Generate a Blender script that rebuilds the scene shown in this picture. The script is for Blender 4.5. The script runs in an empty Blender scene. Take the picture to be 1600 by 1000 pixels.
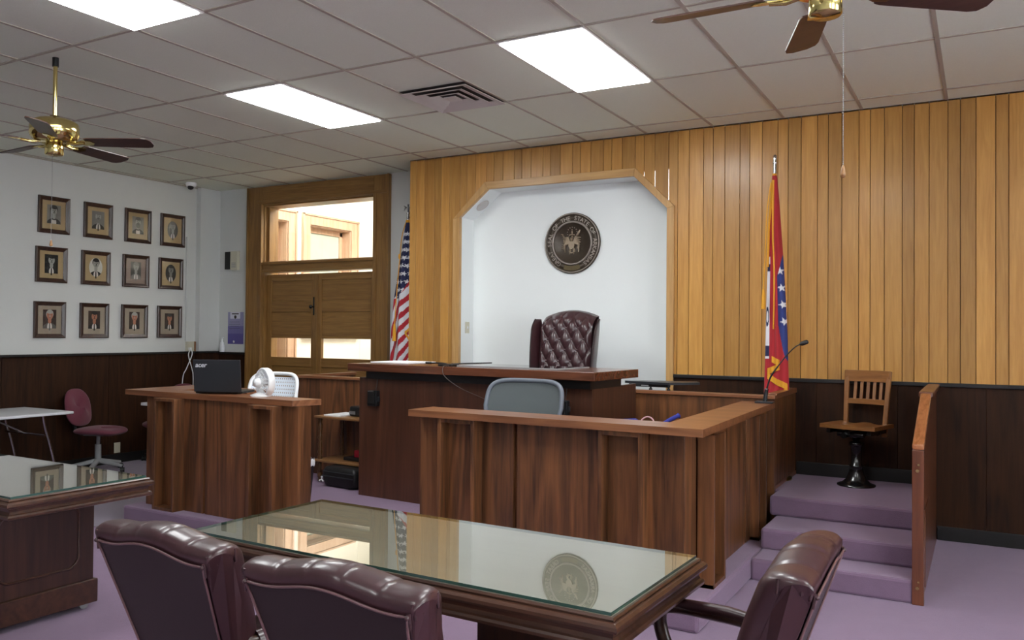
import bpy, math, random
import numpy as np
from mathutils import Vector, Matrix
random.seed(7)
rng = np.random.default_rng(7)
PI = math.pi
S = bpy.context.scene
COL = S.collection

# ------------------------------------------------------------------ helpers
def lin(r, g, b):
    f = lambda c: c / 12.92 if c <= 0.04045 else ((c + 0.055) / 1.055) ** 2.4
    return (f(r / 255), f(g / 255), f(b / 255), 1.0)

class MB:
    def __init__(self):
        self.v = []; self.f = []; self.m = []; self.s = []; self.col = None
    def add(self, verts, faces, mat=0, smooth=False, M=None):
        o = len(self.v)
        if M is not None:
            verts = [tuple(M @ Vector(p)) for p in verts]
        self.v += [tuple(float(c) for c in p) for p in verts]
        for fc in faces:
            self.f.append(tuple(i + o for i in fc)); self.m.append(mat); self.s.append(smooth)
        return self
    def box(self, x0, x1, y0, y1, z0, z1, mat=0, M=None):
        return self.hexa([(x0, y0, z0), (x1, y0, z0), (x1, y1, z0), (x0, y1, z0),
                          (x0, y0, z1), (x1, y0, z1), (x1, y1, z1), (x0, y1, z1)], mat, M)
    def hexa(self, p, mat=0, M=None):
        return self.add(p, [(3, 2, 1, 0), (4, 5, 6, 7), (0, 1, 5, 4), (1, 2, 6, 5), (2, 3, 7, 6), (3, 0, 4, 7)], mat, False, M)
    def prism(self, poly, plane, d0, d1, mat=0, M=None, smooth=False):
        n = len(poly)
        def P(a, b, d):
            return {'xz': (a, d, b), 'xy': (a, b, d), 'yz': (d, a, b)}[plane]
        v = [P(a, b, d0) for a, b in poly] + [P(a, b, d1) for a, b in poly]
        f = [tuple(range(n))[::-1], tuple(range(n, 2 * n))]
        self.add(v, f, mat, False, M)
        return self.add(v, [(i, (i + 1) % n, n + (i + 1) % n, n + i) for i in range(n)], mat, smooth, M)
    def tube(self, pts, r, n=10, mat=0, M=None, closed=False, flat=1.0):
        pts = [Vector(p) for p in pts]
        k = len(pts)
        rs = r if isinstance(r, (list, tuple)) else [r] * k
        v = []
        up = None
        for i in range(k):
            a = pts[i - 1] if (i > 0 or closed) else pts[i]
            b = pts[(i + 1) % k] if (i < k - 1 or closed) else pts[i]
            t = (b - a).normalized()
            if up is None:
                up = t.orthogonal().normalized()
            else:
                up = (up - t * up.dot(t))
                up = up.normalized() if up.length > 1e-6 else t.orthogonal().normalized()
            w = t.cross(up)
            for j in range(n):
                th = 2 * PI * j / n
                v.append(pts[i] + (up * math.cos(th) * flat + w * math.sin(th)) * rs[i])
        f = []
        for i in range(k if closed else k - 1):
            for j in range(n):
                a = i * n + j; b = i * n + (j + 1) % n; i2 = (i + 1) % k
                f.append((a, b, i2 * n + (j + 1) % n, i2 * n + j))
        self.add(v, f, mat, True, M)
        if not closed:
            self.add(v[:n], [tuple(range(n))[::-1]], mat, False, M)
            self.add(v[-n:], [tuple(range(n))], mat, False, M)
        return self
    def lathe(self, prof, c=(0, 0, 0), n=24, mat=0, M=None, smooth=True, caps=True):
        v = []; f = []
        k = len(prof)
        for r, z in prof:
            for j in range(n):
                th = 2 * PI * j / n
                v.append((c[0] + r * math.cos(th), c[1] + r * math.sin(th), c[2] + z))
        for i in range(k - 1):
            for j in range(n):
                f.append((i * n + j, i * n + (j + 1) % n, (i + 1) * n + (j + 1) % n, (i + 1) * n + j))
        self.add(v, f, mat, smooth, M)
        if caps and prof[0][0] > 1e-5:
            self.add(v[:n], [tuple(range(n))[::-1]], mat, False, M)
        if caps and prof[-1][0] > 1e-5:
            self.add(v[-n:], [tuple(range(n))], mat, False, M)
        return self
    def ell(self, c, r, n=14, mat=0, M=None):
        if isinstance(r, (int, float)): r = (r, r, r)
        v = []; f = []; h = max(5, n // 2)
        for i in range(h + 1):
            ph = -PI / 2 + PI * i / h
            for j in range(n):
                th = 2 * PI * j / n
                v.append((c[0] + r[0] * math.cos(ph) * math.cos(th), c[1] + r[1] * math.cos(ph) * math.sin(th), c[2] + r[2] * math.sin(ph)))
        for i in range(h):
            for j in range(n):
                f.append((i * n + j, i * n + (j + 1) % n, (i + 1) * n + (j + 1) % n, (i + 1) * n + j))
        return self.add(v, f, mat, True, M)
    def grid(self, fn, nu, nv, cu=False, cv=False, mat=0, M=None, smooth=True):
        v = []; f = []
        for i in range(nu):
            for j in range(nv):
                v.append(fn(i / (nu if cu else nu - 1), j / (nv if cv else nv - 1)))
        for i in range(nu if cu else nu - 1):
            for j in range(nv if cv else nv - 1):
                i2 = (i + 1) % nu; j2 = (j + 1) % nv
                f.append((i * nv + j, i2 * nv + j, i2 * nv + j2, i * nv + j2))
        return self.add(v, f, mat, smooth, M)
    def rod(self, a, b, r, n=12, mat=0, M=None, r2=None):
        return self.tube([a, b], [r, r if r2 is None else r2], n, mat, M)

def thing(name, label, cat, loc=(0, 0, 0), rz=0.0, group=None):
    o = bpy.data.objects.new(name, None)
    COL.objects.link(o)
    o.empty_display_size = 0.1
    o.location = loc; o.rotation_euler = (0, 0, rz)
    o['label'] = label; o['category'] = cat
    if group: o['group'] = group
    return o

def rootM(o):
    return Matrix.Translation(o.location) @ o.rotation_euler.to_matrix().to_4x4()

def build(name, mb, mats, parent=None, world=False, bevel=0.0, seg=2, recalc=True, sharp=40):
    if not isinstance(mats, (list, tuple)): mats = [mats]
    v = mb.v
    if parent is not None and world:
        p = parent
        M = Matrix.Identity(4)
        while p is not None:
            M = rootM(p) @ M; p = p.parent
        Mi = M.inverted()
        v = [tuple(Mi @ Vector(q)) for q in v]
    me = bpy.data.meshes.new(name)
    loc = None
    if parent is None:
        a = np.array(v); lo = a.min(0); hi = a.max(0)
        loc = ((lo[0] + hi[0]) / 2, (lo[1] + hi[1]) / 2, lo[2])
        v = [(q[0] - loc[0], q[1] - loc[1], q[2] - loc[2]) for q in v]
    me.from_pydata(v, [], mb.f)
    for m in mats: me.materials.append(m)
    me.polygons.foreach_set('material_index', mb.m)
    me.polygons.foreach_set('use_smooth', mb.s)
    if mb.col is not None:
        at = me.color_attributes.new('tone', 'FLOAT_COLOR', 'POINT')
        at.data.foreach_set('color', np.array(mb.col, dtype=np.float32).ravel())
    me.update()
    if recalc:
        import bmesh
        bm = bmesh.new(); bm.from_mesh(me)
        bmesh.ops.recalc_face_normals(bm, faces=bm.faces)
        bm.to_mesh(me); bm.free()
    o = bpy.data.objects.new(name, me)
    COL.objects.link(o)
    if parent is not None: o.parent = parent
    else: o.location = loc
    if bevel > 0:
        b = o.modifiers.new('bevel', 'BEVEL'); b.width = bevel; b.segments = seg
        b.limit_method = 'ANGLE'; b.angle_limit = math.radians(35); b.harden_normals = False
    return o

def tag(o, label, cat, group=None):
    o['label'] = label; o['category'] = cat
    if group: o['group'] = group
    return o

def struct(name, mb, mats, parent=None, world=True, bevel=0.0):
    o = build(name, mb, mats, parent, world, bevel)
    if parent is None: o['kind'] = 'structure'
    return o

def copy_tree(o, parent=None):
    c = o.copy(); COL.objects.link(c)
    if parent is not None: c.parent = parent
    for ch in list(o.children): copy_tree(ch, c)
    return c

def rename_tree(o):
    pass

# ------------------------------------------------------------------ materials
def new_mat(name):
    m = bpy.data.materials.new(name); m.use_nodes = True
    nt = m.node_tree
    return m, nt, nt.nodes['Principled BSDF']

def N(nt, t, **kw):
    n = nt.nodes.new(t)
    for k, v in kw.items():
        if hasattr(n, k): setattr(n, k, v)
        else: n.inputs[k].default_value = v
    return n

def plain(name, c, rough=0.5, metal=0.0, spec=0.5, noise=0.06, nscale=30, bump=0.0, coat=0.0, emis=None, sheen=0.0):
    m, nt, b = new_mat(name)
    b.inputs['Roughness'].default_value = rough
    b.inputs['Metallic'].default_value = metal
    b.inputs['Specular IOR Level'].default_value = spec
    b.inputs['Coat Weight'].default_value = coat
    b.inputs['Coat Roughness'].default_value = 0.12
    if sheen:
        b.inputs['Sheen Weight'].default_value = sheen
    tc = N(nt, 'ShaderNodeTexCoord')
    nz = N(nt, 'ShaderNodeTexNoise'); nz.inputs['Scale'].default_value = nscale; nz.inputs['Detail'].default_value = 4
    nt.links.new(tc.outputs['Object'], nz.inputs['Vector'])
    mx = N(nt, 'ShaderNodeMix'); mx.data_type = 'RGBA'
    mx.inputs['A'].default_value = tuple(x * (1 - noise) for x in c[:3]) + (1,)
    mx.inputs['B'].default_value = tuple(min(1, x * (1 + noise)) for x in c[:3]) + (1,)
    nt.links.new(nz.outputs['Fac'], mx.inputs['Factor'])
    nt.links.new(mx.outputs['Result'], b.inputs['Base Color'])
    if bump:
        bp = N(nt, 'ShaderNodeBump'); bp.inputs['Strength'].default_value = bump; bp.inputs['Distance'].default_value = 0.004
        nt.links.new(nz.outputs['Fac'], bp.inputs['Height']); nt.links.new(bp.outputs['Normal'], b.inputs['Normal'])
    if emis:
        b.inputs['Emission Color'].default_value = emis[0]; b.inputs['Emission Strength'].default_value = emis[1]
    return m

def wood(name, light, dark, axis='z', rough=0.38, scale=1.0, coat=0.15, contrast=0.5, tone=False, wave=0.5):
    m, nt, b = new_mat(name)
    b.inputs['Roughness'].default_value = rough
    b.inputs['Coat Weight'].default_value = coat; b.inputs['Coat Roughness'].default_value = 0.2
    tc = N(nt, 'ShaderNodeTexCoord'); oi = N(nt, 'ShaderNodeObjectInfo')
    off = N(nt, 'ShaderNodeVectorMath', operation='SCALE'); off.inputs[0].default_value = (7.3, 5.1, 3.7)
    nt.links.new(oi.outputs['Random'], off.inputs['Scale'])
    ad = N(nt, 'ShaderNodeVectorMath', operation='ADD')
    nt.links.new(tc.outputs['Object'], ad.inputs[0]); nt.links.new(off.outputs[0], ad.inputs[1])
    mp = N(nt, 'ShaderNodeMapping')
    s = {'x': (0.07, 1, 1), 'y': (1, 0.07, 1), 'z': (1, 1, 0.07)}[axis]
    mp.inputs['Scale'].default_value = tuple(q * scale for q in s)
    nt.links.new(ad.outputs[0], mp.inputs['Vector'])
    src = mp.outputs['Vector']
    if tone:
        at = N(nt, 'ShaderNodeAttribute'); at.attribute_name = 'tone'
        sh = N(nt, 'ShaderNodeVectorMath', operation='SCALE'); sh.inputs['Scale'].default_value = 9.0
        nt.links.new(at.outputs['Color'], sh.inputs[0])
        a2 = N(nt, 'ShaderNodeVectorMath', operation='ADD')
        nt.links.new(src, a2.inputs[0]); nt.links.new(sh.outputs[0], a2.inputs[1]); src = a2.outputs[0]
    n1 = N(nt, 'ShaderNodeTexNoise'); n1.inputs['Scale'].default_value = 55; n1.inputs['Detail'].default_value = 6; n1.inputs['Distortion'].default_value = 0.6
    n2 = N(nt, 'ShaderNodeTexNoise'); n2.inputs['Scale'].default_value = 5; n2.inputs['Detail'].default_value = 2; n2.inputs['Distortion'].default_value = 0.8
    nt.links.new(src, n1.inputs['Vector']); nt.links.new(src, n2.inputs['Vector'])
    # rings: sine of the low noise gives the cathedral figure
    ml = N(nt, 'ShaderNodeMath', operation='MULTIPLY'); ml.inputs[1].default_value = 38
    nt.links.new(n2.outputs['Fac'], ml.inputs[0])
    sn = N(nt, 'ShaderNodeMath', operation='SINE'); nt.links.new(ml.outputs[0], sn.inputs[0])
    ma = N(nt, 'ShaderNodeMath', operation='MULTIPLY_ADD'); ma.inputs[1].default_value = 0.5 * wave * 0.5; ma.inputs[2].default_value = 0.0
    nt.links.new(sn.outputs[0], ma.inputs[0])
    sm = N(nt, 'ShaderNodeMath', operation='ADD'); nt.links.new(n1.outputs['Fac'], sm.inputs[0]); nt.links.new(ma.outputs[0], sm.inputs[1])
    s2 = N(nt, 'ShaderNodeMath', operation='MULTIPLY_ADD'); s2.inputs[1].default_value = 0.5; s2.inputs[2].default_value = -0.25
    nt.links.new(n2.outputs['Fac'], s2.inputs[0])
    s3 = N(nt, 'ShaderNodeMath', operation='ADD'); nt.links.new(sm.outputs[0], s3.inputs[0]); nt.links.new(s2.outputs[0], s3.inputs[1])
    rp = N(nt, 'ShaderNodeValToRGB')
    rp.color_ramp.elements[0].position = 0.5 - contrast / 2; rp.color_ramp.elements[0].color = dark
    rp.color_ramp.elements[1].position = 0.5 + contrast / 2; rp.color_ramp.elements[1].color = light
    nt.links.new(s3.outputs[0], rp.inputs['Fac'])
    out = rp.outputs['Color']
    if tone:
        mm = N(nt, 'ShaderNodeMix'); mm.data_type = 'RGBA'; mm.blend_type = 'MULTIPLY'; mm.inputs['Factor'].default_value = 1
        mr = N(nt, 'ShaderNodeMapRange'); mr.inputs['To Min'].default_value = 0.72; mr.inputs['To Max'].default_value = 1.12
        sx = N(nt, 'ShaderNodeSeparateColor'); nt.links.new(at.outputs['Color'], sx.inputs[0])
        nt.links.new(sx.outputs[0], mr.inputs['Value'])
        nt.links.new(out, mm.inputs['A']); nt.links.new(mr.outputs['Result'], mm.inputs['B']); out = mm.outputs['Result']
    nt.links.new(out, b.inputs['Base Color'])
    bp = N(nt, 'ShaderNodeBump'); bp.inputs['Strength'].default_value = 0.12; bp.inputs['Distance'].default_value = 0.002
    nt.links.new(n1.outputs['Fac'], bp.inputs['Height']); nt.links.new(bp.outputs['Normal'], b.inputs['Normal'])
    return m

def carpet_mat(name, c):
    m, nt, b = new_mat(name)
    b.inputs['Roughness'].default_value = 0.95; b.inputs['Specular IOR Level'].default_value = 0.1
    b.inputs['Sheen Weight'].default_value = 0.5; b.inputs['Sheen Roughness'].default_value = 0.45; b.inputs['Sheen Tint'].default_value = (0.86, 0.74, 0.95, 1)
    tc = N(nt, 'ShaderNodeTexCoord')
    n1 = N(nt, 'ShaderNodeTexNoise'); n1.inputs['Scale'].default_value = 260; n1.inputs['Detail'].default_value = 3
    n2 = N(nt, 'ShaderNodeTexNoise'); n2.inputs['Scale'].default_value = 7; n2.inputs['Detail'].default_value = 6; n2.inputs['Roughness'].default_value = 0.65
    for n in (n1, n2): nt.links.new(tc.outputs['Object'], n.inputs['Vector'])
    mx = N(nt, 'ShaderNodeMix'); mx.data_type = 'RGBA'
    mx.inputs['A'].default_value = tuple(x * 0.72 for x in c[:3]) + (1,); mx.inputs['B'].default_value = tuple(min(1, x * 1.22) for x in c[:3]) + (1,)
    av = N(nt, 'ShaderNodeMath', operation='MULTIPLY_ADD'); av.inputs[1].default_value = 0.45
    s2 = N(nt, 'ShaderNodeMath', operation='MULTIPLY'); s2.inputs[1].default_value = 0.55
    nt.links.new(n2.outputs['Fac'], s2.inputs[0]); nt.links.new(n1.outputs['Fac'], av.inputs[0]); nt.links.new(s2.outputs[0], av.inputs[2])
    nt.links.new(av.outputs[0], mx.inputs['Factor']); nt.links.new(mx.outputs['Result'], b.inputs['Base Color'])
    bp = N(nt, 'ShaderNodeBump'); bp.inputs['Strength'].default_value = 0.5; bp.inputs['Distance'].default_value = 0.004
    nt.links.new(n1.outputs['Fac'], bp.inputs['Height']); nt.links.new(bp.outputs['Normal'], b.inputs['Normal'])
    return m

def glass_mat(name, tint=(1, 1, 1, 1), ior=1.5, rough=0.0, gain=1.0):
    m, nt, b = new_mat(name)
    nt.nodes.remove(b)
    out = nt.nodes['Material Output']
    tr = N(nt, 'ShaderNodeBsdfTransparent'); tr.inputs['Color'].default_value = tint
    gl = N(nt, 'ShaderNodeBsdfGlossy'); gl.inputs['Roughness'].default_value = rough
    fr = N(nt, 'ShaderNodeFresnel'); fr.inputs['IOR'].default_value = ior
    ge = N(nt, 'ShaderNodeNewGeometry')
    # the same fresnel on both faces of the sheet: flip IOR handling by using the outer normal only
    lw = N(nt, 'ShaderNodeMath', operation='MULTIPLY'); lw.inputs[1].default_value = gain
    sub = N(nt, 'ShaderNodeMath', operation='SUBTRACT'); sub.inputs[0].default_value = 1.0
    nt.links.new(ge.outputs['Backfacing'], sub.inputs[1])
    mu = N(nt, 'ShaderNodeMath', operation='MULTIPLY')
    nt.links.new(fr.outputs[0], lw.inputs[0]); nt.links.new(lw.outputs[0], mu.inputs[0]); nt.links.new(sub.outputs[0], mu.inputs[1])
    cl = N(nt, 'ShaderNodeClamp'); nt.links.new(mu.outputs[0], cl.inputs['Value'])
    mix = N(nt, 'ShaderNodeMixShader')
    nt.links.new(cl.outputs[0], mix.inputs['Fac']); nt.links.new(tr.outputs[0], mix.inputs[1]); nt.links.new(gl.outputs[0], mix.inputs[2])
    nt.links.new(mix.outputs[0], out.inputs['Surface'])
    return m

def color_attr_mat(name, rough=0.8):
    m, nt, b = new_mat(name)
    at = N(nt, 'ShaderNodeAttribute'); at.attribute_name = 'tone'
    tc = N(nt, 'ShaderNodeTexCoord')
    nz = N(nt, 'ShaderNodeTexNoise'); nz.inputs['Scale'].default_value = 400
    nt.links.new(tc.outputs['Object'], nz.inputs['Vector'])
    bp = N(nt, 'ShaderNodeBump'); bp.inputs['Strength'].default_value = 0.15; bp.inputs['Distance'].default_value = 0.001
    nt.links.new(nz.outputs['Fac'], bp.inputs['Height']); nt.links.new(bp.outputs['Normal'], b.inputs['Normal'])
    nt.links.new(at.outputs['Color'], b.inputs['Base Color'])
    b.inputs['Roughness'].default_value = rough; b.inputs['Sheen Weight'].default_value = 0.15
    return m

def emit_mat(name, c, strength):
    m, nt, b = new_mat(name)
    nt.nodes.remove(b)
    e = N(nt, 'ShaderNodeEmission'); e.inputs['Color'].default_value = c; e.inputs['Strength'].default_value = strength
    nt.links.new(e.outputs[0], nt.nodes['Material Output'].inputs['Surface'])
    return m

LIGHT = 11.0
EXPO = 0.95
M = {}
M['white'] = plain('white_plaster', lin(212, 214, 212), 0.75, noise=0.02, nscale=6, bump=0.03)
M['niche'] = plain('lit_niche_plaster', lin(240, 244, 244), 0.7, noise=0.01, nscale=6, bump=0.02)  # paler than the walls: stronger light in the niche put into its colour
M['cream'] = plain('cream_plaster', lin(236, 230, 212), 0.7, noise=0.02, nscale=5)
M['ceil'] = plain('ceiling_tile', lin(230, 236, 222), 0.9, noise=0.05, nscale=120, bump=0.15)
M['tbar'] = plain('ceiling_grid', lin(178, 171, 158), 0.6, noise=0.05)
M['oak'] = wood('oak_panelling', lin(206, 154, 80), lin(176, 122, 56), 'z', 0.36, 1.0, 0.25, 0.75, tone=True, wave=0.35)
M['oaktrim'] = wood('oak_trim', lin(206, 164, 106), lin(176, 132, 78), 'z', 0.4, 1.0, 0.15, 0.8)
M['oaktrimx'] = wood('oak_trim_flat', lin(206, 164, 106), lin(176, 132, 78), 'x', 0.4, 1.0, 0.15, 0.8)
M['door'] = wood('door_oak', lin(156, 116, 62), lin(116, 82, 38), 'z', 0.42, 1.0, 0.15, 0.8)
M['doorx'] = wood('door_oak_flat', lin(156, 116, 62), lin(116, 82, 38), 'x', 0.42, 1.0, 0.15, 0.8)
M['hall'] = wood('corridor_oak', lin(208, 172, 142), lin(180, 142, 110), 'z', 0.45, 1.0, 0.1, 0.8)
M['wain'] = wood('dark_wainscot', lin(62, 35, 17), lin(28, 15, 8), 'z', 0.6, 0.8, 0.0, 0.8)
M['wain'].node_tree.nodes['Principled BSDF'].inputs['Specular IOR Level'].default_value = 0.2
M['black'] = plain('black_paint', lin(24, 23, 23), 0.45)
M['walnut'] = wood('walnut_panel', lin(130, 83, 49), lin(60, 36, 21), 'z', 0.4, 0.8, 0.15, 0.85, wave=0.8)
M['walnutx'] = wood('walnut_top', lin(152, 100, 66), lin(100, 60, 38), 'x', 0.32, 0.8, 0.25, 0.85, wave=0.6)
M['walnuty'] = wood('walnut_top_side', lin(152, 100, 66), lin(100, 60, 38), 'y', 0.32, 0.8, 0.25, 0.85, wave=0.6)
M['bench'] = wood('bench_walnut', lin(98, 60, 42), lin(60, 35, 25), 'z', 0.42, 0.6, 0.1, 0.9, wave=0.5)
M['benchx'] = wood('bench_top_walnut', lin(120, 70, 46), lin(66, 36, 24), 'x', 0.25, 0.8, 0.4, 0.85)
M['maho'] = wood('dark_table_wood', lin(82, 52, 38), lin(46, 28, 20), 'x', 0.3, 0.8, 0.3, 0.8)
M['mahoz'] = wood('dark_table_wood_upright', lin(74, 46, 34), lin(42, 25, 18), 'z', 0.35, 0.8, 0.2, 0.8)
M['tabletop'] = wood('table_veneer', lin(146, 141, 128), lin(128, 121, 108), 'x', 0.3, 0.6, 0.1, 0.9)
M['chairoak'] = wood('chair_oak', lin(160, 108, 60), lin(112, 70, 34), 'z', 0.32, 1.2, 0.3, 0.8)
M['chairoakx'] = wood('chair_oak_flat', lin(160, 108, 60), lin(112, 70, 34), 'x', 0.32, 1.2, 0.3, 0.8)
M['rail'] = wood('rail_wood', lin(120, 68, 42), lin(76, 40, 24), 'z', 0.3, 1.0, 0.3, 0.8)
M['railcap'] = wood('rail_cap_wood', lin(176, 110, 70), lin(128, 74, 44), 'y', 0.22, 1.0, 0.5, 0.8)
M['cart'] = wood('cart_wood', lin(160, 116, 72), lin(112, 74, 40), 'x', 0.35, 1.0, 0.2, 0.8)
M['carpet'] = carpet_mat('purple_carpet', lin(126, 103, 125))
M['greycarpet'] = carpet_mat('grey_carpet', lin(118, 112, 118))
M['leather'] = plain('oxblood_leather', lin(60, 33, 37), 0.36, spec=0.6, noise=0.12, nscale=60, bump=0.06, coat=0.22)
M['leatherback'] = plain('oxblood_vinyl', lin(44, 32, 34), 0.5, spec=0.4, noise=0.06, nscale=160, bump=0.05)
M['piping'] = plain('leather_piping', lin(110, 80, 82), 0.35, coat=0.3)
M['brass'] = plain('polished_brass', lin(214, 196, 130), 0.16, 1.0, noise=0.03)
M['gold'] = plain('gold_fringe', lin(226, 160, 36), 0.6, noise=0.3, nscale=300, bump=0.6)
M['chrome'] = plain('chrome', lin(210, 210, 212), 0.12, 1.0, noise=0.02)
M['steel'] = plain('grey_steel', lin(150, 150, 152), 0.35, 0.8, noise=0.03)
M['iron'] = plain('black_iron', lin(18, 18, 19), 0.22, spec=0.6, noise=0.1, coat=0.4)
M['blade'] = wood('fan_blade_wood', lin(78, 50, 40), lin(52, 32, 26), 'x', 0.4, 1.0, 0.1, 0.8)
M['blackpl'] = plain('black_plastic', lin(22, 23, 25), 0.4, noise=0.05)
M['blacksat'] = plain('black_satin', lin(40, 42, 46), 0.35, noise=0.04)
M['whitepl'] = plain('white_plastic', lin(236, 238, 240), 0.35, noise=0.01)
M['greypl'] = plain('grey_plastic', lin(150, 152, 154), 0.45, noise=0.03)
M['beigepl'] = plain('beige_plastic', lin(206, 202, 182), 0.5, noise=0.02)
M['greyframe'] = plain('grey_chair_frame', lin(100, 106, 116), 0.45, noise=0.03)
M['burg'] = plain('burgundy_fabric', lin(110, 58, 72), 0.9, spec=0.1, noise=0.12, nscale=220, bump=0.2, sheen=0.2)
M['lam'] = plain('white_laminate', lin(222, 224, 230), 0.3, noise=0.01)
M['bronze'] = plain('dark_bronze', lin(72, 62, 52), 0.42, 0.25, noise=0.18, nscale=50)
M['bronzehi'] = plain('bright_bronze', lin(150, 140, 132), 0.38, 0.4, noise=0.08)
M['bronzegold'] = plain('brass_bronze', lin(92, 78, 50), 0.45, 0.3, noise=0.12)
M['glass'] = glass_mat('window_glass')
M['deskpad'] = plain('black_glass_pad', lin(30, 30, 32), 0.04, spec=0.6)
M['tglass'] = glass_mat('table_glass', (0.96, 0.975, 0.955, 1), 1.5, 0.0, 1.9)
M['glassedge'] = plain('glass_edge', lin(52, 84, 76), 0.1, noise=0.02, coat=0.5)
M['picglass'] = glass_mat('picture_glass', (1, 1, 1, 1), 1.5, 0.0, 0.8)
M['lamp'] = emit_mat('lamp_diffuser', (0.97, 1.0, 1.0, 1), LIGHT)
M['hall_fill'] = emit_mat('corridor_fill_light', (1.0, 0.98, 0.94, 1), 13.0)
M['lampframe'] = plain('lamp_frame', lin(206, 202, 200), 0.5, noise=0.02)
M['vent'] = plain('vent_enamel', lin(206, 200, 198), 0.5, noise=0.03)
M['dark'] = plain('dark_void', lin(66, 61, 59), 0.9)
M['frame'] = wood('picture_frame_wood', lin(74, 46, 34), lin(38, 22, 16), 'z', 0.35, 1.5, 0.3, 0.8)
M['paper'] = plain('paper', lin(236, 236, 238), 0.8, noise=0.01)
M['red'] = plain('red_plastic', lin(170, 30, 50), 0.4)
M['bronzehi2'] = plain('relief_bronze', lin(150, 134, 114), 0.36, 0.4, noise=0.12)
M['cartleg'] = wood('cart_leg_wood', lin(112, 78, 46), lin(70, 46, 26), 'z', 0.3, 1.0, 0.3, 0.8)
M['logo'] = plain('silver_print', lin(200, 202, 206), 0.5)
M['blue'] = plain('blue_cloth', lin(40, 44, 130), 0.8, noise=0.3, nscale=60)
M['pink'] = plain('pink_cord', lin(206, 160, 168), 0.5)
M['flag'] = color_attr_mat('flag_cloth', 0.75)
M['pole'] = plain('varnished_pole', lin(70, 42, 26), 0.3)
# ------------------------------------------------------------------ camera
HC = 1.57
yaw, pit, rol, FPX = 0.511, 0.0144, 0.0082, 1310.0
fw = Vector((-math.sin(yaw) * math.cos(pit), math.cos(yaw) * math.cos(pit), math.sin(pit)))
r0 = Vector((math.cos(yaw), math.sin(yaw), 0)); u0 = r0.cross(fw)
rv = r0 * math.cos(rol) + u0 * math.sin(rol); uv = -r0 * math.sin(rol) + u0 * math.cos(rol)
cam = bpy.data.cameras.new('camera'); co = bpy.data.objects.new('camera', cam); COL.objects.link(co)
cam.sensor_width = 36.0; cam.lens = FPX / 1600 * 36; cam.clip_start = 0.05; cam.clip_end = 100
co.matrix_world = Matrix(((rv.x, uv.x, -fw.x, 0), (rv.y, uv.y, -fw.y, 0), (rv.z, uv.z, -fw.z, HC), (0, 0, 0, 1)))
S.camera = co

# ------------------------------------------------------------------ room shell
XL, XR, YF, CE = -8.85, 3.6, -3.4, 3.40
YP, YW, XP = 7.30, 7.75, -5.35
PZ, SZ = 0.137, 0.411
b = MB(); b.box(XL - 0.15, XR + 0.15, YF - 0.15, YW + 0.25, -0.12, 0); struct('floor', b, M['carpet'])
b = MB(); b.box(XL, -5.9, 4.9, YW, 0, 0.004); b.box(XL, -6.12, 4.2, 4.9, 0, 0.004)
struct('floor_grey_strip', b, M['greycarpet'])

# dais, judge's platform and witness steps
b = MB()
b.hexa([(-6.1, 4.43, 0), (-1.29, 4.31, 0), (-1.29, 7.28, 0), (-6.1, 7.28, 0),
        (-6.1, 4.43, PZ), (-1.29, 4.31, PZ), (-1.29, 7.28, PZ), (-6.1, 7.28, PZ)])
b.box(-6.07, -1.29, 6.442, 7.28, PZ, SZ)
b.box(-6.1, XP - 0.01, 7.28, 7.72, 0, SZ)
b.box(-4.69, -2.48, 7.28, 7.54, PZ, SZ)
dais = struct('platform', b, M['carpet'], bevel=0.018)
b = MB(); b.box(-1.29, -0.345, 5.44, 7.28, 0, PZ); b.box(-1.29, -0.345, 5.72, 7.28, PZ, 2 * PZ); b.box(-1.33, -0.345, 6.17, 7.28, 2 * PZ, SZ)
struct('steps', b, M['carpet'], bevel=0.018)

# ceiling: tiles with a sunk grid of bars
GX0, GY0 = -5.73, 6.97
b = MB(); b.box(XL - 0.15, XR + 0.15, YF - 0.15, YW + 0.25, CE + 0.001, CE + 0.1)
for c in range(-6, 17):
    x = GX0 + 0.61 * c
    if XL < x < XR: b.box(x - 0.012, x + 0.012, YF, YW, CE - 0.004, CE + 0.002, 1)
for j in range(-1, 10):
    y = GY0 - 1.22 * j
    if YF < y < YW: b.box(XL, XR, y - 0.012, y + 0.012, CE - 0.0045, CE + 0.002, 1)
b.box(XP, XR, YP - 0.02, YP, CE - 0.012, CE + 0.002, 1); b.box(XL, XL + 0.02, YF, YW, CE - 0.012, CE + 0.002, 1)
struct('ceiling', b, [M['ceil'], M['tbar']])

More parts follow.
